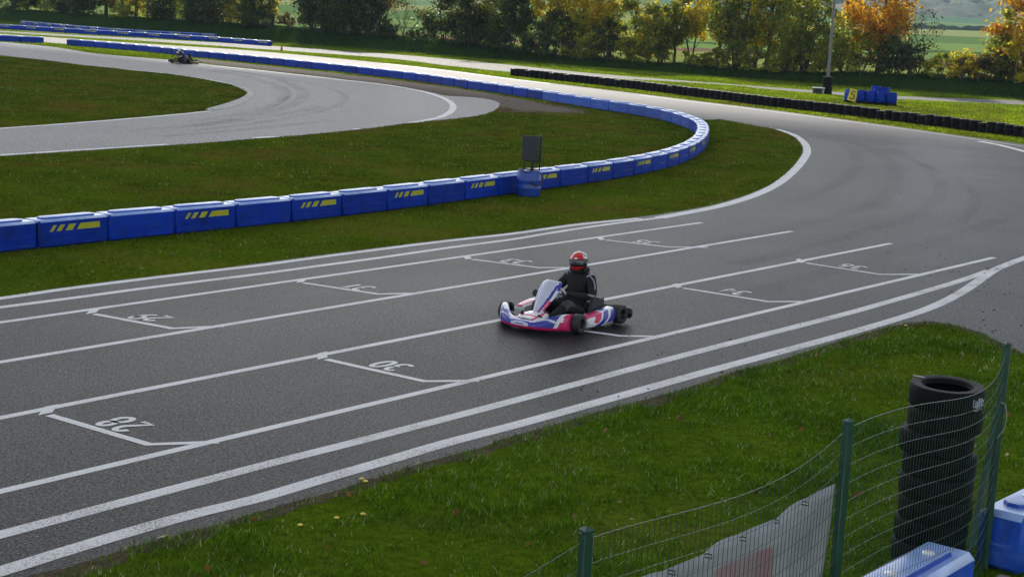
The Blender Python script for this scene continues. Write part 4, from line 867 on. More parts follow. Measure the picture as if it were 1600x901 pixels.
def kart(loc, rz, c, label, steer=0.):
    K = empty('go_kart', loc, rz); tag(K, label, 'go-kart')
    body, edge, accent, mid, rim = c
    # nose bumper
    ysn = np.linspace(-.575, .575, 121); b = B(); rings = []; SUB = 4
    def fine(r):
        out = []
        for a, c_ in zip(r, r[1:]+r[:1]):
            for k in range(SUB): out.append(tuple(a[m_]+(c_[m_]-a[m_])*k/SUB for m_ in range(3)))
        return out
    for y in ysn:
        a_ = abs(y)/.575; xf = 1.04-.33*a_**2.6; zt = .15+.115*float(sstep(.3, .95, a_))
        rings.append(fine([(xf-.20, y, .045), (xf-.05, y, .04), (xf-.012, y, .055), (xf, y, .085), (xf-.004, y, .085+(zt-.085)*.45), (xf-.02, y, .085+(zt-.085)*.8), (xf-.05, y, zt), (xf-.10, y, zt+.004), (xf-.17, y, zt-.012), (xf-.20, y, zt-.04)]))
    def nf(i, j):
        y = (ysn[i]+ysn[min(i+1, 120)])/2; q = (j+.5)/SUB        # q: 0 bottom back .. 3 front foot .. 6 top edge .. 9 back
        a_ = abs(y)*1.11
        if q < 2.9: return 1
        if a_ > .545+.02*(q-3): return 0 if (4.1 < q < 4.9 and .56 < a_ < .60) else 1
        if a_ > .50+.02*(q-3): return 0
        wave = 4.3+1.3*math.sin((a_-.1)*9)
        if a_ < .16 and q < 4.6+.6*math.cos(a_*12): return 3 if not (a_ < .07 and 3.5 < q < 4.1) else 2
        if abs(q-wave-.55) < .22 and a_ > .16: return 0
        if q > 6.9 and a_ < .34: return 0 if q < 7.6 else 1
        if q > 6.2 and a_ > .44: return 0
        return 2
    b.loft(rings, True, True, mfn=nf); b.finish('nose_bumper', [body, edge, accent, mid], K, ang=45)
    # centre hump between bumper and steering panel
    b = B(); rings = []
    for k in range(9):
        x = .90-.32*k/8; hw = .19+.05*sin(pi*k/8); zt = .165+.06*sin(pi*.5*k/8)
        rings.append([(x, y_, .12 if abs(t) > .99 else zt-.05*abs(t)**3) for t, y_ in ((t, t*hw) for t in np.linspace(-1, 1, 13))] )
    b.loft(rings, False, False, mfn=lambda i, j: 1 if (j in (2, 9) or (i == 2 and 2 < j < 9)) else 0); o = b.finish('nose_cone', [body, edge], K); sd = o.modifiers.new('thickness', 'SOLIDIFY'); sd.thickness = .006
    # steering panel
    b = B(); rings = []
    prof = [(.73, .185, .035), (.69, .235, .075), (.62, .315, .115), (.52, .43, .155), (.42, .545, .175), (.36, .61, .16), (.335, .635, .12)]
    prof = [tuple(float(np.interp(t, np.linspace(0, 1, len(prof)), [p[k] for p in prof])) for k in range(3)) for t in np.linspace(0, 1, 61)]
    ts = np.linspace(-1, 1, 49)
    for x, z, hw in prof: rings.append([(x-.075*abs(t)**2.2, t*hw, z-.02*abs(t)**2) for t in ts])
    def pf(i, j):
        t = abs((ts[j]+ts[min(j+1, 48)])/2); v = i/60
        if v < .14: return 0
        e = t - .78 + .55*v*(v < .45)                      # slanted edge stripes
        if v > .93: return 0
        if t > .88-.10*v: return 2 if v > .62 else (1 if .2 < v < .42 else 0)
        if .62+.12*v < t < .80: return 1 if v < .40 + .25*(t-.6) else (2 if v < .78 else 0)
        if .42+.30*v < t < .62+.12*v and v < .75: return 2 if .12 < v else 0
        return 3
    b.loft(rings, False, False, mfn=pf); o = b.finish('steering_panel', [body, edge, accent, mid], K); sd = o.modifiers.new('thickness', 'SOLIDIFY'); sd.thickness = .006
    # side pods
    for s in (1, -1):
        b = B(); rings = []; xsn = np.linspace(.30, -.37, 81)
        for x in xsn:
            t = (.30-x)/.67; zt = .19+.075*t; yo = .64+.045*sin(pi*t); yi = .47
            en = max(0, 1-min(t, 1-t)/.05)**2; zb = .045 + .03*en; zt -= .02*en
            rings.append(fine([(x, s*yi, zb), (x, s*(yo-.03), zb), (x, s*yo, zb+.04), (x, s*(yo+.003), zb+(zt-zb)*.5), (x, s*(yo-.008), zt-.035), (x, s*(yo-.045), zt), (x, s*(yi+.05), zt+.004), (x, s*yi, zt-.02)]))
        def sf(i, j):
            t = i/80; q = (j+.5)/SUB
            k = min(1, max(0, (q-1)/4)); w_ = t*1.0 - k*.34 + .02*math.sin(k*9)
            if q > 6.2 or q < .8: return 0
            if w_ < -.04: return 0 if k < .85 else 1
            if w_ < .16: return 1 if k > .35+.3*math.sin(t*14)*.5 else 0
            if w_ < .22: return 0
            if w_ < .42: return 2
            if w_ < .52: return 0
            return 2 if .2 < k < .9 else 0
        b.loft(rings, True, True, mfn=sf); b.finish('side_pod', [body, edge, accent], K, ang=45)
    # floor, frame, axle
    b = B(); b.box((.2, 0, .045), (1.0, .56, .012), .003); b.finish('floor_tray', M['black_metal'], K)
    b = B()
    for s in (1, -1):
        b.tube([(.80, .22*s, .075), (.55, .26*s, .07), (.2, .33*s, .07), (-.3, .33*s, .07), (-.62, .30*s, .09)], .015, 8)
        b.tube([(.52, .26*s, .075), (.515, .54*s, .13)], .015, 8); b.tube([(.30, .33*s, .08), (.30, .5*s, .12), (-.28, .5*s, .12), (-.28, .33*s, .08)], .01, 8)
        b.tube([(.62, .12*s, .10), (.545, .54*s, .13)], .008, 6)
    b.tube([(.78, -.22, .075), (.78, .22, .075)], .014, 8); b.tube([(.05, -.33, .07), (.05, .33, .07)], .014, 8); b.tube([(-.60, -.3, .09), (-.60, .3, .09)], .014, 8); b.tube([(-.525, -.6, .14), (-.525, .6, .14)], .02, 10)
    b.finish('frame', M['grey_metal'], K)
    # steering
    c0 = Vector((.225, 0, .475)); ax = Vector((-.62, 0, .78)).normalized(); q = ax.to_track_quat('Z', 'X').to_matrix().to_4x4()
    b = B(); mt = Matrix.Translation(c0) @ q; b.tube([mt @ Vector((.16*cos(t), .16*sin(t), 0)) for t in (2*pi*k/28 for k in range(29))], .016, 8, caps=False)
    for t in (0, 2.09, 4.19): b.tube([c0, mt @ Vector((.155*cos(t+pi), .155*sin(t+pi), 0))], .012, 6)
    b.finish('steering_wheel', M['pale'], K)
    b = B(); b.tube([c0, (.58, 0, .09)], .011, 8); b.finish('steering_column', M['grey_metal'], K)
    # seat
    b = B(); rows = []
    for k in range(11):
        t = k/10; x = .10-.36*min(1, t/.5) if t < .5 else -.26-.22*(t-.5)/.5; z = .075 if t < .4 else .075+.40*((t-.4)/.6)**1.25; hw = .17+.05*sin(pi*min(1, t*1.05)); wing = .12*sin(pi*min(1, t*.95+.05))+.02
        rows.append([(x+.05*abs(u)**3*(t > .4), u*hw*1.1, z+wing*abs(u)**3) for u in np.linspace(-1, 1, 13)])
    b.loft(rows, False, False); o = b.finish('seat', M['black'], K); sd = o.modifiers.new('thickness', 'SOLIDIFY'); sd.thickness = .012
    # radiator on the near side, engine on the other
    b = B(); b.box((-.22, .40, .235), (.28, .07, .30), .01, rot=Matrix.Rotation(R(-16), 3, 'Y')); b.finish('radiator', M['panel_dark'], K)
    b = B(); b.box((-.18, .40, .395), (.28, .06, .025), .008, rot=Matrix.Rotation(R(-16), 3, 'Y')); b.finish('radiator_cap', M['concrete'], K)
    b = B(); b.tube([(-.36, .40, .12), (-.385, .42, .24), (-.40, .40, .36)], .016, 8); b.finish('radiator_hose', M['hose'], K)
    b = B(); b.box((-.25, -.40, .17), (.24, .17, .20), .02)
    for k in range(5): b.box((-.25, -.40, .29+.022*k), (.15, .15, .008), .002)
    b.tube([(-.20, -.42, .26), (-.28, -.46, .30), (-.48, -.46, .26), (-.64, -.40, .22)], [.03, .035, .05, .045], 10); b.tube([(-.08, -.42, .3), (.08, -.44, .36)], .055, 10); b.finish('engine', M['black_metal'], K)
    b = B(); b.box((-.40, .0, .15), (.05, .3, .03), .005); b.box((-.44, .12, .16), (.012, .16, .16), .004); b.finish('rear_axle_carrier', M['black_metal'], K)
    # rear bumper
    b = B(); b.box((-.765, 0, .135), (.075, 1.18, .13), .03); b.box((-.745, .60, .135), (.09, .16, .15), .03); b.box((-.745, -.60, .135), (.09, .16, .15), .03); b.finish('rear_bumper', M['black'], K)
    # wheels
    for nm, x, y, r, wd, st in (('f', .515, .615, .134, .135, steer), ('f', .515, -.615, .134, .135, steer), ('r', -.525, .575, .142, .205, 0), ('r', -.525, -.575, .142, .205, 0)):
        b = B(); h = wd/2; mt = Matrix.Rotation(pi/2, 4, 'X')
        b.lathe([(.068, -h*.8), (.075, -h*.95), (r*.8, -h), (r*.93, -h*.9), (r*.985, -h*.68), (r, -h*.3), (r, h*.3), (r*.985, h*.68), (r*.93, h*.9), (r*.8, h), (.075, h*.95), (.068, h*.8)], mt, 32)
        o = b.finish('wheel', M['rubber_kart'], K); o.location = (x, y, r); o.rotation_euler = (0, 0, st)
        b = B(); b.lathe([(.0, -h*.1), (.028, -h*.1), (.03, -h*.3), (.06, -h*.45), (.067, -h*.85), (.072, -h*.9), (.072, h*.9), (.067, h*.85), (.06, h*.45), (.03, h*.3), (.028, h*.1), (0, h*.1)], mt, 24); b.finish('rim', rim, o)
    return K
KL, KR = Vector((.735, 22.24, 0)), R(233.5)
kart(KL+Vector((0, 0, .010)), KR, (M['white'], M['pink'], M['cobalt'], M['pale'], M['black_metal']), 'white racing kart with blue and magenta bodywork crossing the starting grid', R(6))
def hel_red(th, ph):
    s = th
    if ph > 1.42: return 1
    if ph < -.55: return 0 if abs(s) < .55 else 2
    if abs(s) < 1.0:
        if ph < -.2: return 0
        if .44 < ph < .62 and abs(s) < .26: return 1
        return 0
    if 1.0 <= abs(s) < 2.1:
        k = math.sin(s*7+ph*9); return 1 if (ph > .35 and k > -.2) else (1 if (-.05 < ph+.3*abs(s)-.35 < .10) else 2)
    return 0 if math.sin(s*5+ph*4) > .2 else 2
driver(KL, KR, M['suit'], M['trim'], hel_red, [M['red'], M['white'], M['black']], 'driver in black suit and red, black and white helmet seated in the near kart', M['glove'], R(14))
FL, FR = g(288, 99.5), R(-27)
kart(FL+Vector((0, 0, .012)), FR, (M['matte'], M['matte'], M['gold_dark'], M['matte'], M['black_metal']), 'distant black kart with yellow trim rounding the hairpin', R(-8))
driver(FL+Vector((0, 0, .002)), FR, M['suit2'], M['trim'], lambda th, ph: 1 if abs(ph+.1-.5*(abs(th)-1.6)) < .05 and .9 < abs(th) < 2.4 else 0, [M['white'], M['black']], 'driver with white helmet and dark suit in the distant kart', M['glove'], R(32), patch=True)

# ------------------------------------------------------------------ trees
LEAF = {
 'gold': leafmat('golden_leaves', [(0, (.36, .24, .014)), (.35, (.62, .46, .02)), (.7, (.74, .62, .035)), (1, (.42, .50, .04))], .65),
 'amber': leafmat('amber_leaves', [(0, (.34, .13, .012)), (.4, (.66, .32, .018)), (.75, (.76, .44, .026)), (1, (.55, .40, .04))], .65),
 'olive': leafmat('olive_leaves', [(0, (.14, .18, .016)), (.5, (.32, .36, .03)), (.8, (.54, .50, .035)), (1, (.26, .18, .02))], .6),
 'dark': leafmat('dark_green_leaves', [(0, (.03, .05, .010)), (.55, (.062, .095, .016)), (.85, (.13, .15, .02)), (1, (.2, .13, .018))], .4),
 'willow': leafmat('willow_leaves', [(0, (.10, .14, .016)), (.5, (.22, .28, .03)), (.85, (.30, .30, .035)), (1, (.42, .30, .035))], .55),
 'pale': leafmat('pale_green_leaves', [(0, (.18, .25, .03)), (.6, (.36, .44, .06)), (1, (.50, .50, .09))], .6),
 'brown': leafmat('dry_brown_leaves', [(0, (.09, .06, .02)), (.6, (.20, .13, .04)), (1, (.3, .19, .05))], .45),
}
def leaf_quads(C, size, rng):
    n = len(C); a = rng.normal(size=(n, 3)); a /= np.linalg.norm(a, axis=1, keepdims=True)
    b = rng.normal(size=(n, 3)); b -= a*(a*b).sum(1, keepdims=True); b /= np.linalg.norm(b, axis=1, keepdims=True)
    s = size*rng.uniform(.6, 1.35, (n, 1)); a = a*s; b = b*s*.62
    V = np.stack([C-a, C-b*.9+a*.1, C+a, C+b*.9+a*.1], 1).reshape(-1, 3); return V, np.arange(n*4).reshape(n, 4)
def twig_tubes(lines, seg=5):
    b = B()
    for pts, rad in lines: b.tube(pts, rad, seg)
    return b
def grow(rng, p, d, L, r, depth, out, spread=.55, up=.12):
    pts = [p]; dd = d.normalized(); k = 4
    for i in range(k):
        dd = (dd + Vector(rng.normal(size=3))*.13 + Vector((0, 0, up*.4))).normalized(); pts.append(pts[-1]+dd*(L/k))
    out.append((pts, [r*(1-.45*i/k) for i in range(k+1)]))
    if depth <= 0: return
    for c in range(rng.integers(2, 4)):
        i = rng.integers(2, k+1); nd = (dd + Vector(rng.normal(size=3))*spread + Vector((0, 0, up))).normalized()
        grow(rng, pts[i], nd, L*rng.uniform(.6, .82), r*.52, depth-1, out, spread, up)
def tree(px, s, h, wd, kind, label, seed, stems=1, base=.18, nleaf=None, leaf=.13, shape='oval', bark='bark', name=None, cat=None, gaps=.3, group=None, density=1.):
    vr_ = random.Random(seed).uniform(.84, 1.16); h *= (1.18 if shape != 'bush' else 1.08)*vr_; wd *= 1.12
    rng = np.random.default_rng(seed)
    # where the sight line at px meets the row s metres up the bank
    lo, hi = -260., 260.
    for _ in range(60):
        t = (lo+hi)/2; p = BA + bd*t + bn*s
        if proj((p.x, p.y, 0))[0] > px: lo = t
        else: hi = t
    p = BA + bd*lo + bn*s; p.z = tz(p.x, p.y)-.03
    T = empty(name or 'tree', p); tag(T, label, cat or 'tree', group or 'trees and bushes along the bank')
    lines = []; tips = []
    for k in range(stems):
        a = 2*pi*k/stems + rng.uniform(0, 1.); lean = (.05 if stems == 1 else rng.uniform(.12, .34))
        th = h*rng.uniform(.72, .9) if shape != 'bush' else h*rng.uniform(.5, .8); r0 = max(.03, .022*h+.02)*(1 if stems == 1 else .62)
        pts = [Vector((cos(a)*.05*stems, sin(a)*.05*stems, -.1))]; 
        for i in range(1, 9): pts.append(Vector((cos(a)*(.05*stems+lean*th*(i/8)**1.3)+rng.normal()*.05, sin(a)*(.05*stems+lean*th*(i/8)**1.3)+rng.normal()*.05, th*i/8)))
        lines.append((pts, [r0*(1-.82*i/8) for i in range(9)]))
        nl = int(rng.integers(8, 13)/max(1, stems**.5))
        for j in range(nl):
            i = int(rng.integers(2, 8)); q = pts[i]; aa = rng.uniform(0, 2*pi); env = wd/2*(math.sin(pi*min(1, max(.12, (q.z/h-base*.5)/(1-base*.5))))**.6+.15)
            end = q + Vector((cos(aa)*env*rng.uniform(.5, .95), sin(aa)*env*rng.uniform(.5, .95), rng.uniform(.25, .9)*h*.16+.2)); mid_ = q.lerp(end, .5)+Vector((0, 0, -.05*h*.3))
            lines.append(([q, mid_, end], [r0*(1-.8*i/8)*.45+.008, r0*.2+.006, .008])); tips.append(end)
    twig_tubes(lines).finish('trunk', M[bark], T)
    ncl = int(34*wd*h/14*density)+10; C = []
    per = (nleaf or int(h*wd*260*density))//ncl + 1
    for c in range(ncl):
        if c < len(tips) and rng.random() < .8: ctr = np.array(tips[c])
        else:
            v = rng.uniform(0, 1)
            zz = h*(base+(1-base)*v); 
            rad = {'oval': math.sin(pi*(.1+.88*v))**.7, 'upright': math.sin(pi*(.12+.86*v))**.9, 'bush': (1-v**2.2)**.5*.95+.05, 'spread': (.45+.65*v)*(1 if v < .85 else .75)}[shape]*wd/2
            a = rng.uniform(0, 2*pi); rr = rad*rng.uniform(0, 1)**.45; ctr = np.array([cos(a)*rr, sin(a)*rr, zz])
        sg = rng.uniform(.10, .22)*min(wd, h)*.55
        C.append(ctr + rng.normal(size=(per, 3))*np.array([sg, sg, sg*.75]))
    C = np.concatenate(C); C = C[(C[:, 2] > .05)]
    V, F = leaf_quads(C, leaf, rng); link('crown', np_mesh('crown', V, F, [LEAF[kind]]), T)
    return T
def bare(px, s, h, wd, label, seed, leaves=0, kind='brown'):
    rng = np.random.default_rng(seed); lo, hi = -260., 260.
    for _ in range(60):
        t = (lo+hi)/2; p = BA + bd*t + bn*s
        if proj((p.x, p.y, 0))[0] > px: lo = t
        else: hi = t
    p = BA + bd*lo + bn*s; p.z = tz(p.x, p.y)-.03; T = empty('bare_tree', p); tag(T, label, 'tree', 'trees and bushes along the bank'); out = []
    for k in range(4):
        a = k*1.6+rng.uniform(0, .8); grow(rng, Vector((0, 0, -.05)), Vector((cos(a)*wd/h*.55, sin(a)*wd/h*.55, 1)), h*.42, .05, 4, out, .5, .1)
    twig_tubes(out, 4).finish('trunk', M['bark_pale'], T)
    if leaves:
        tips = np.array([tuple(l[0][-1]) for l in out]); C = tips[rng.integers(0, len(tips), leaves)] + rng.normal(size=(leaves, 3))*.16
        V, F = leaf_quads(C, .1, rng); link('crown', np_mesh('crown', V, F, [LEAF[kind]]), T)
    return T
TREES = [
 # px, s, h, w, kind, stems, base, shape, label
 (-70, 7, 8, 5, 'olive', 1, .1, 'oval', 'olive tree beyond the left frame edge on the far bank'),
 (-12, 6, 7.5, 5, 'dark', 1, .05, 'oval', 'dark tree at the extreme left corner above the bank'),
 (42, 6.5, 7, 5, 'olive', 2, .08, 'oval', 'dim olive tree second from the left on the far bank'),
 (100, 6, 7.5, 5, 'dark', 2, .04, 'oval', 'dark brownish tree left of the bright yellow pair at far left'),
 (165, 7.5, 8.5, 3.2, 'gold', 1, .15, 'upright', 'bright yellow tree, left one of the glowing pair at far left'),
 (211, 7.5, 8.5, 3.0, 'gold', 1, .12, 'upright', 'golden tree, right one of the glowing pair at far left'),
 (252, 5.5, 7, 4.4, 'dark', 2, .04, 'oval', 'dark green tree just right of the glowing yellow pair'),
 (292, 6.5, 7.5, 3.6, 'olive', 1, .1, 'oval', 'yellow green tree between two dark trees above the distant kart'),
 (335, 5, 7, 4.0, 'dark', 2, .04, 'oval', 'dark tree with olive top above the end of the rear barrier'),
 (378, 5.5, 7.5, 4.4, 'olive', 1, .05, 'oval', 'broad olive tree left of the narrow gold tree'),
 (424, 5.5, 6.5, 1.5, 'gold', 1, .08, 'upright', 'narrow glowing gold tree left of a field gap'),
 (488, 5.5, 5.6, 4.8, 'dark', 4, .12, 'spread', 'wide spreading dark tree with several stems right of the field gap'),
 (555, 5, 7.2, 5.2, 'dark', 3, .02, 'oval', 'dense dark green tree beside the leafless brown shrub'),
 (590, 9, 8.5, 3.4, 'amber', 1, .3, 'upright', 'amber tree peeking over the dense dark green tree'),
 (692, 5, 4.6, 3.6, 'dark', 3, .03, 'bush', 'round dark bush right of the pale field gap'),
 (742, 6.5, 7.5, 3.6, 'brown', 2, .12, 'oval', 'brownish tall tree behind the round dark bush'),
 (735, 4.5, 4.0, 3.2, 'dark', 3, .02, 'bush', 'dark bush crowding the brownish tall tree'),
 (775, 6, 6.4, 3.0, 'olive', 2, .06, 'oval', 'light olive tree left of the pale green tree'),
 (800, 4.7, 5.0, 3.2, 'dark', 3, .02, 'bush', 'tall dark bush in front of the pale green tree'),
 (818, 7.5, 6.6, 2.6, 'pale', 1, .12, 'upright', 'pale green slender tree above the left tip of the tyre wall'),
 (853, 7, 7.2, 2.4, 'gold', 1, .12, 'upright', 'yellow tree right of the pale green slender tree'),
 (868, 4.8, 4.2, 3.4, 'dark', 3, .02, 'bush', 'large dark green bush below bright yellow crowns at centre'),
 (905, 7, 8.2, 3.0, 'gold', 1, .12, 'upright', 'tall yellow tree over the large dark centre bush'),
 (900, 4.8, 4.4, 3.0, 'olive', 3, .02, 'bush', 'olive bush right of the large dark centre bush'),
 (950, 7, 8.4, 3.2, 'gold', 1, .14, 'upright', 'tall golden tree at the middle of the tree line'),
 (945, 5, 3.0, 2.4, 'dark', 3, .02, 'bush', 'low dark bush under the tall middle golden tree'),
 (986, 6.5, 7.0, 2.8, 'olive', 1, .1, 'upright', 'olive tree right of the tall middle golden tree'),
 (1012, 6, 5.2, 3.4, 'gold', 2, .14, 'spread', 'low yellow spreading tree above the dark forked willow'),
 (1030, 5, 4.2, 3.0, 'willow', 4, .05, 'spread', 'dark forked willow by the bright low field gap'),
 (1078, 8, 5.2, 3.2, 'gold', 2, .42, 'spread', 'arching yellow tree over the bright low field gap'),
 (1150, 5.5, 7.4, 4.2, 'willow', 5, .14, 'spread', 'many stemmed yellow green willow with dark leaning trunks'),
 (1196, 6, 8.4, 2.6, 'gold', 1, .2, 'upright', 'golden tree with a dark straight trunk right of the big willow'),
 (1222, 6.5, 6.0, 2.8, 'pale', 2, .08, 'oval', 'pale green tree between golden tree and dark willow'),
 (1256, 5, 5.4, 4.2, 'willow', 5, .06, 'spread', 'broad dark green willow left of the tall grey pole'),
 (1312, 5.5, 4.6, 3.0, 'pale', 3, .05, 'bush', 'fresh green bush immediately right of the tall grey pole'),
 (1322, 9, 5.8, 2.2, 'amber', 1, .2, 'upright', 'small orange crown peeking between the pole and the big orange tree'),
 (1368, 6.5, 8.8, 5.0, 'amber', 1, .2, 'oval', 'largest orange birch above the blue drums'),
 (1395, 4.8, 3.4, 2.8, 'dark', 3, .02, 'bush', 'dark green bush under the largest orange birch'),
 (1345, 4.8, 3.0, 2.4, 'olive', 3, .02, 'bush', 'olive bush left of the big orange birch trunk'),
 (1592, 6, 7.6, 4.6, 'amber', 1, .08, 'oval', 'orange tree cut by the right frame edge'),
 (1562, 5, 4.2, 2.6, 'pale', 2, .03, 'bush', 'green bush at the left foot of the right edge orange tree'),
 (1600, 4.5, 4.2, 3.0, 'gold', 2, .03, 'bush', 'yellow bush in front of the right edge orange tree'),
 (880, 8, 7.0, 2.6, 'gold', 1, .3, 'upright', 'bright yellow crown rising behind the large dark centre bush'),
 (928, 7.5, 7.4, 2.6, 'gold', 1, .25, 'upright', 'yellow crown left of the tall middle golden tree'),
 (1052, 7, 5.0, 2.6, 'olive', 1, .3, 'spread', 'small olive crown behind the dark forked willow'),
 (1120, 7.5, 6.6, 2.6, 'gold', 1, .3, 'upright', 'yellow crown left behind the many stemmed willow'),
 (1178, 8, 8.0, 2.4, 'olive', 1, .3, 'upright', 'olive yellow crown between willow and golden tree'),
 (1240, 8, 6.8, 2.6, 'gold', 1, .3, 'upright', 'yellow crown behind the broad dark willow near the pole'),
 (72, 8, 7.2, 4.5, 'olive', 2, .05, 'oval', 'yellowish olive crown between the two leftmost dark trees'),
 (138, 5.5, 4.6, 3.6, 'dark', 3, .02, 'bush', 'dark bush directly left of the glowing yellow pair'),
 (190, 9, 7.0, 3.4, 'olive', 1, .04, 'oval', 'olive crown in the gap of the glowing yellow pair'),
 (230, 8.5, 7.0, 3.4, 'gold', 1, .05, 'oval', 'dull gold crown behind the dark tree beside the yellow pair'),
 (272, 8.5, 6.4, 3.4, 'pale', 1, .05, 'oval', 'pale crown glimpsed between dark green and yellow green trees at left'),
 (315, 5.5, 5.0, 3.6, 'dark', 3, .02, 'bush', 'dark bush under the yellow green tree above the distant kart'),
 (358, 8, 6.8, 3.6, 'gold', 1, .08, 'oval', 'dull gold crown behind the broad olive tree'),
 (400, 5, 4.8, 3.4, 'dark', 3, .02, 'bush', 'dark bush between broad olive tree and narrow gold tree'),
 (522, 5.5, 6.2, 3.8, 'dark', 2, .02, 'oval', 'dark tree between spreading tree and dense dark green tree'),
 (590, 5, 4.6, 2.8, 'dark', 3, .02, 'bush', 'dark bush touching the leafless brown shrub'),
 (1680, 6, 7.4, 4.6, 'olive', 1, .08, 'oval', 'olive tree beyond the right frame edge on the bank'),
]
for k, (px, s, h, wd, kind, stems, base, shape, lab) in enumerate(TREES):
    tree(px, s, h, wd, kind, lab, 100+k, stems, base, shape=shape, name='bush' if shape == 'bush' else 'tree', cat='bush' if shape == 'bush' else 'tree', density={'dark': .95, 'willow': .6, 'brown': .7, 'olive': .6, 'pale': .55, 'gold': .55, 'amber': .6}[kind], leaf=.15 if kind != 'dark' else .14)
bare(630, 5.5, 4.4, 3.4, 'leafless pale brown shrub standing against the field gap', 61, 160)
bare(1432, 5.5, 5.0, 3.6, 'nearly bare dark branched tree right of the largest orange birch', 62, 520, 'dark')
SHRUB = [(1468, 1.5, 3.0, 'olive', 'low olive scrub left in the wide field gap'), (1500, 1.9, 2.6, 'gold', 'low yellow green scrub in the middle of the wide field gap'), (1532, 1.5, 2.6, 'brown', 'low brownish scrub at the right of the wide field gap'),
         (1092, 1.5, 2.6, 'olive', 'low olive scrub under the arching yellow tree'), (1118, 1.7, 2.4, 'olive', 'low olive scrub left of the many stemmed willow'), (655, 1.2, 2.2, 'dark', 'low dark scrub below the pale field gap'),
         (450, 1.4, 2.2, 'brown', 'low brown scrub beside the narrow gold tree'), (925, 2.0, 2.6, 'olive', 'olive scrub low between the centre bushes'), (985, 2.2, 2.6, 'olive', 'olive scrub below the olive centre tree'), (1225, 2.0, 2.6, 'olive', 'olive scrub below the pale green tree by the willow'),
         (1290, 1.8, 2.4, 'olive', 'olive scrub at the foot of the tall grey pole'), (520, 1.6, 2.6, 'dark', 'dark scrub under the wide spreading dark tree'), (605, 1.3, 2.0, 'dark', 'dark scrub left of the leafless shrub'), (130, 2.2, 3.4, 'dark', 'dark scrub below the left of the glowing pair'), (190, 1.6, 3.0, 'olive', 'olive scrub below the glowing yellow pair'), (310, 1.8, 3.2, 'dark', 'dark scrub above the end of the rear barrier row'), (400, 1.8, 3.0, 'dark', 'dark scrub below the broad olive tree'), (30, 2.2, 3.6, 'dark', 'dark scrub at the far left bank'),
         (770, 2.0, 2.8, 'dark', 'dark scrub below the light olive tree'), (835, 2.0, 2.8, 'dark', 'dark scrub above the left tip of the tyre wall'), (1175, 1.7, 2.4, 'olive', 'olive scrub between the willow and the golden tree'), (1420, 1.6, 2.2, 'dark', 'dark scrub at the foot of the nearly bare tree'), (1560, 1.6, 2.4, 'dark', 'dark scrub below the right edge orange tree')]
for k, (px, h, wd, kind, lab) in enumerate(SHRUB):
    tree(px, 4.2, h, wd, kind, lab, 300+k, 3, .02, shape='bush', name='shrub', cat='shrub', leaf=.10, density=1.6, group='low scrub along the bank')

# boundary fence on the bank
bf = empty('boundary_fence', BA+Vector((0, 0, 0))); tag(bf, 'thin grey wire fence with slim posts along the dark far bank', 'fence')
b = B(); tops = []
for k in range(0, 26):
    p = BA + bd*(k*4.2-6) + bn*3.4; z = tz(p.x, p.y); q = p-BA
    pb = B(); pb.tube([(q.x, q.y, z-.1), (q.x, q.y, z+1.6)], .022, 6); pb.finish('post', M['weathered'], bf); tops.append((q, z))
    if k % 9 == 3:
        bb_ = B()
        for s in (-1, 1):
            e = p + bd*1.5*s; bb_.tube([(q.x, q.y, z+1.6), (e.x-BA.x, e.y-BA.y, tz(e.x, e.y))], .02, 6)
        bb_.finish('brace', M['weathered'], bf)
for h in (.3, .6, .9, 1.2, 1.65):
    b.tube([(q.x, q.y, z+h) for q, z in tops], .005, 4)
b.finish('wires', M['weathered'], bf)

# ------------------------------------------------------------------ grass blades, leaves, debris
def inside(poly, X, Y):
    c = np.zeros(len(X), bool); n = len(poly); j = n-1
    for i in range(n):
        xi, yi, xj, yj = poly[i][0], poly[i][1], poly[j][0], poly[j][1]
        if abs(yj-yi) > 1e-12: c ^= ((yi > Y) != (yj > Y)) & (X < (xj-xi)*(Y-yi)/(yj-yi)+xi)
        j = i
    return c
tr_poly = [(p[0], p[1]) for p in track_pts]
def vnoise(X, Y, s, seed=0):
    return .5+.25*(np.sin(X/s*1.7+seed+1.3*np.sin(Y/s*1.1+seed))+np.sin(Y/s*1.9-seed+1.7*np.sin(X/s*.9+2*seed)))
def blades(X, Y, h, wdt, tilt, rng):
    n = len(X); Z = terrain(X, Y); a = rng.uniform(0, 2*pi, n); hh = h*rng.uniform(.5, 1.25, n); la = rng.uniform(0, 2*pi, n); ln_ = tilt*rng.uniform(.2, 1.2, n)*hh
    dx, dy = np.cos(a)*wdt/2, np.sin(a)*wdt/2
    V = np.stack([np.stack([X-dx, Y-dy, Z-.004], -1), np.stack([X+dx, Y+dy, Z-.004], -1), np.stack([X+np.cos(la)*ln_, Y+np.sin(la)*ln_, Z+hh], -1)], 1).reshape(-1, 3)
    return V
GM = leafmat('grass_blades', [(0, (.03, .07, .004)), (.4, (.085, .20, .010)), (.8, (.15, .30, .018)), (.955, (.22, .30, .05)), (.975, (.55, .60, .42)), (1, (.6, .62, .5))], .45, .5, .015, ((.14, .10, .03), .9, .60))
GD = leafmat('dry_grass_blades', [(0, (.056, .088, .007)), (.5, (.10, .145, .010)), (.85, (.145, .17, .018)), (.975, (.22, .15, .035)), (.985, (.5, .5, .36)), (1, (.55, .55, .42))], .45, .55, .0, ((.20, .105, .035), .22, .49))
n = 620000; X = RNG.uniform(-8, 10.5, n); Y = RNG.uniform(6, 25.5, n)
u_, v_ = X, Y
keep = ~inside(tr_poly, X+RNG.normal(0, .02, n), Y+RNG.normal(0, .02, n)) & (X*tn.x+Y*tn.y < 13.5) & (X/Y < .36) & (X/Y > -.36) & (Y > 8.2-X*.25)
d_ = vnoise(X, Y, .8, 1)*.5+vnoise(X, Y, .23, 4)*.5
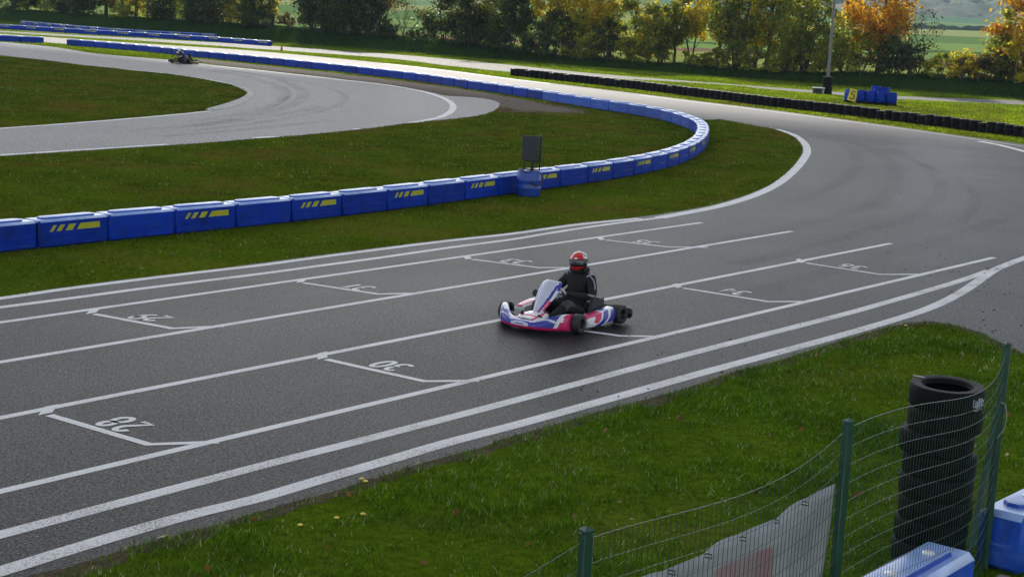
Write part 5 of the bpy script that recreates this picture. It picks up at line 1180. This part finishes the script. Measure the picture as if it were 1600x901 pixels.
keep &= RNG.random(n) < np.clip(.15+1.3*d_, 0, 1)*np.clip(18/Y, .3, 1)**1.0
X, Y, d_ = X[keep], Y[keep], d_[keep]
V = blades(X, Y, .018+.085*d_**1.6, .006+.00018*Y, 1.0, RNG)
o = link('grass', np_mesh('grass', V, np.arange(len(V)).reshape(-1, 3), [GM])); tag(o, 'lush green grass verge in the near foreground', 'grass', kind='stuff')
# middle infield strips
hp_poly = [(p[0], p[1]) for p in spline(G(h_up), 4)+spline(G(h_in), 5)]
gr_poly = [tuple(p[:2]) for p in G([(300, 91), (500, 112), (700, 136), (800, 152), (925, 177.5), (850, 175), (800, 172), (700, 149.5), (500, 119.5), (320, 99.5)])]
n = 900000; Y = 18+82*RNG.random(n)**.72; X = RNG.uniform(-.36, .30, n)*Y
keep = ~inside(tr_poly, X+RNG.normal(0, .03, n), Y+RNG.normal(0, .05, n)) & ~inside(hp_poly, X+RNG.normal(0, .05, n), Y+RNG.normal(0, .12, n)) & ~inside(gr_poly, X+RNG.normal(0, .2, n), Y+RNG.normal(0, .5, n)) & (X < .33*Y)
d_ = vnoise(X, Y, 1.6, 2)*.6+vnoise(X, Y, .5, 5)*.4
keep &= RNG.random(n) < np.clip(.25+1.1*d_, 0, 1)
X, Y, d_ = X[keep], Y[keep], d_[keep]
V = blades(X, Y, .03+.03*d_, .008+.00028*Y, 1.1, RNG)
o = link('grass', np_mesh('grass', V, np.arange(len(V)).reshape(-1, 3), [GD])); tag(o, 'short mown infield grass with brownish worn patches', 'grass', kind='stuff')
# far verge and bank
n = 520000; Y = RNG.uniform(66, 190, n); X = RNG.uniform(-.36, .36, n)*Y; s = bank_s(X, Y)
far_poly = [(p[0], p[1]) for p in [e1]+spline(s_up, 4)+list(reversed(spline(s_lo, 4)))+[e2]]
keep = ~inside(tr_poly, X, Y) & ~inside(far_poly, X, Y) & ~inside(hp_poly, X, Y) & ~inside(gr_poly, X, Y) & (s < 9) & ((s > -48) & (X > -1.2*(Y-60)))
d_ = vnoise(X, Y, 2.5, 3)
keep &= RNG.random(n) < np.clip(.3+.9*d_, 0, 1)
X, Y, d_, s = X[keep], Y[keep], d_[keep], s[keep]
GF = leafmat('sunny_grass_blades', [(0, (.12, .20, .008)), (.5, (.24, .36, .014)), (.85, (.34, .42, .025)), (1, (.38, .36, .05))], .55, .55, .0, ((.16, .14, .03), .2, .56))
GB = leafmat('shaded_bank_grass_blades', [(0, (.014, .034, .004)), (.5, (.026, .058, .007)), (.85, (.04, .074, .009)), (1, (.05, .05, .015))], .25, .6, .0, ((.06, .05, .02), .2, .58))  # shade of the trees put into the blade colour
for sel, gm, hh_, lb in ((s <= .6, GF, .05+.04*d_, 'sunlit rough grass on both sides of the tyre wall'), (s > .6, GB, .12+.16*d_, 'long grass coloured dark for tree shade on the bank below the trees')):
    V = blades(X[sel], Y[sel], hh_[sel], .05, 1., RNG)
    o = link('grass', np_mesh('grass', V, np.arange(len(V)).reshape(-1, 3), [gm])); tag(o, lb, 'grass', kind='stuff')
# fallen leaves
C = []
LM = leafmat('fallen_leaf', [(0, (.10, .05, .02)), (.5, (.25, .12, .035)), (1, (.34, .22, .09))], .2)
while len(C) < 130:
    y = random.uniform(9, 30); x = random.uniform(-.34, .34)*y
    if not inside(tr_poly, np.array([x]), np.array([y]))[0] and y > 8.5-x*.25: C.append((x, y, .05+random.uniform(0, .015)))
V, F = leaf_quads(np.array(C), .04, RNG); V[:, 2] = np.clip(V[:, 2], .02, .09)
o = link('fallen_leaves', np_mesh('fallen_leaves', V, F, [LM])); tag(o, 'dry brown fallen leaves scattered over the grass', 'leaves', kind='stuff')
# rubber crumbs by the track edge
b = B()
for _ in range(110):
    px, py = random.choice([(random.uniform(1450, 1600), random.uniform(405, 520)), (random.uniform(1380, 1600), random.uniform(250, 470)), (random.uniform(900, 1400), random.uniform(500, 640))])
    p = g(px, py)
    if not inside(tr_poly, np.array([p.x]), np.array([p.y]))[0]: continue
    a = random.uniform(0, pi); l = random.uniform(.012, .045); b.box((p.x, p.y, .010), (l, random.uniform(.008, .016), .008), .002, rot=Matrix.Rotation(a, 3, 'Z'))
o = b.finish('rubber_crumbs', M['rubber']); tag(o, 'dark rubber crumbs littering the outer edge of the track', 'debris', kind='stuff')
dl = ['dandelion nearest the track edge by the lower left verge', 'dandelion just right of the edge one on the lower left verge', 'dandelion alone in the grass below the edge pair', 'leftmost dandelion of the lower left grass', 'dandelion between the leftmost one and the lone one', 'dandelion by the asphalt tip of the right verge']
for k, (px, py) in enumerate([(565, 749), (571, 753), (567, 804), (469, 821), (526, 810), (1415, 509)]):
    p = g(px, py, .05); r = empty('dandelion', (p.x, p.y, 0)); tag(r, 'yellow '+dl[k], 'flower', 'yellow dandelions in the verge')
    b = B(); b.tube([(0, 0, 0), (.004, 0, .055)], .0025, 5); b.finish('stem', M['green_metal'], r)
    b = B(); b.lathe([(0, .05), (.018, .056), (.024, .062), (.012, .07), (0, .072)], seg=12); b.finish('flower_head', M['gold_trim'], r)

# ------------------------------------------------------------------ unseen clouds, the first shaped to shade the near half of the circuit
def unseen_cloud(cx, cy, alt, rx, ry, rz_, seed):
    n = 64; m_ = 40; V = []; rng = np.random.default_rng(seed); ph = rng.uniform(0, 6, 12)
    for i in range(m_+1):
        b_ = -pi/2+pi*i/m_
        for j in range(n):
            a = 2*pi*j/n; x, y, z = cos(b_)*cos(a), cos(b_)*sin(a), sin(b_)
            k = 1+.10*mnoise.noise(Vector((x*2.2+seed, y*2.2, z*2)))+.12*mnoise.noise(Vector((x*5+seed, y*5, z*5)))
            zz = z*k*rz_ if z > 0 else z*k*rz_*.35
            V.append((cx+x*k*rx, cy+y*k*ry, alt+zz))
    F = [(i*n+j, i*n+(j+1) % n, (i+1)*n+(j+1) % n, (i+1)*n+j) for i in range(m_) for j in range(n)]
    return np_mesh('unseen_cloud', np.array(V), np.array(F), [M['unseen_cloud']], True)
ALT = 420.; CU, CV = Vector((-.68, .73, 0)), Vector((.73, .68, 0)); cc = CU*40 + CV*(-20); sh = Vector((sunvec.x, sunvec.y, 0))/sunvec.z*ALT
o = link('unseen_cloud', unseen_cloud(0, 0, 0, 330, 76, 26, 3)); o.location = (cc.x+sh.x, cc.y+sh.y, ALT); o.rotation_euler = (0, 0, math.atan2(.73, -.68)); tag(o, kind='structure')

# unseen clouds added behind and beside the camera as neutral fill light
for k, (cx, cy, al, rx, ry, rz_) in enumerate([(-700, -900, 700, 520, 380, 90), (500, -700, 650, 480, 360, 80), (-1500, 300, 800, 500, 420, 100), (1300, 200, 750, 460, 420, 90), (150, -1900, 800, 800, 420, 110)]):
    o = link('unseen_cloud', unseen_cloud(0, 0, 0, rx, ry, rz_, 11+k)); o.location = (cx, cy, al); o.rotation_euler = (0, 0, k*.7); tag(o, kind='structure')

# ------------------------------------------------------------------ haze
me = bpy.data.meshes.new('haze'); bmh = bmesh.new(); bmesh.ops.create_cube(bmh, size=1); bmh.to_mesh(me); bmh.free()
hz = link('haze', me); hz.scale = (5800, 3100, 172); hz.location = (0, 1490, 82); tag(hz, 'thin blue haze over the valley', 'haze', kind='stuff')
hm = bpy.data.materials.new('haze'); hm.use_nodes = True; hn = hm.node_tree; hn.nodes.remove(hn.nodes['Principled BSDF'])
pv = hn.nodes.new('ShaderNodeVolumePrincipled'); pv.inputs['Color'].default_value = (.48, .72, 1, 1); pv.inputs['Density'].default_value = .00015; pv.inputs['Anisotropy'].default_value = .0
hn.links.new(pv.outputs[0], hn.nodes['Material Output'].inputs['Volume']); me.materials.append(hm)
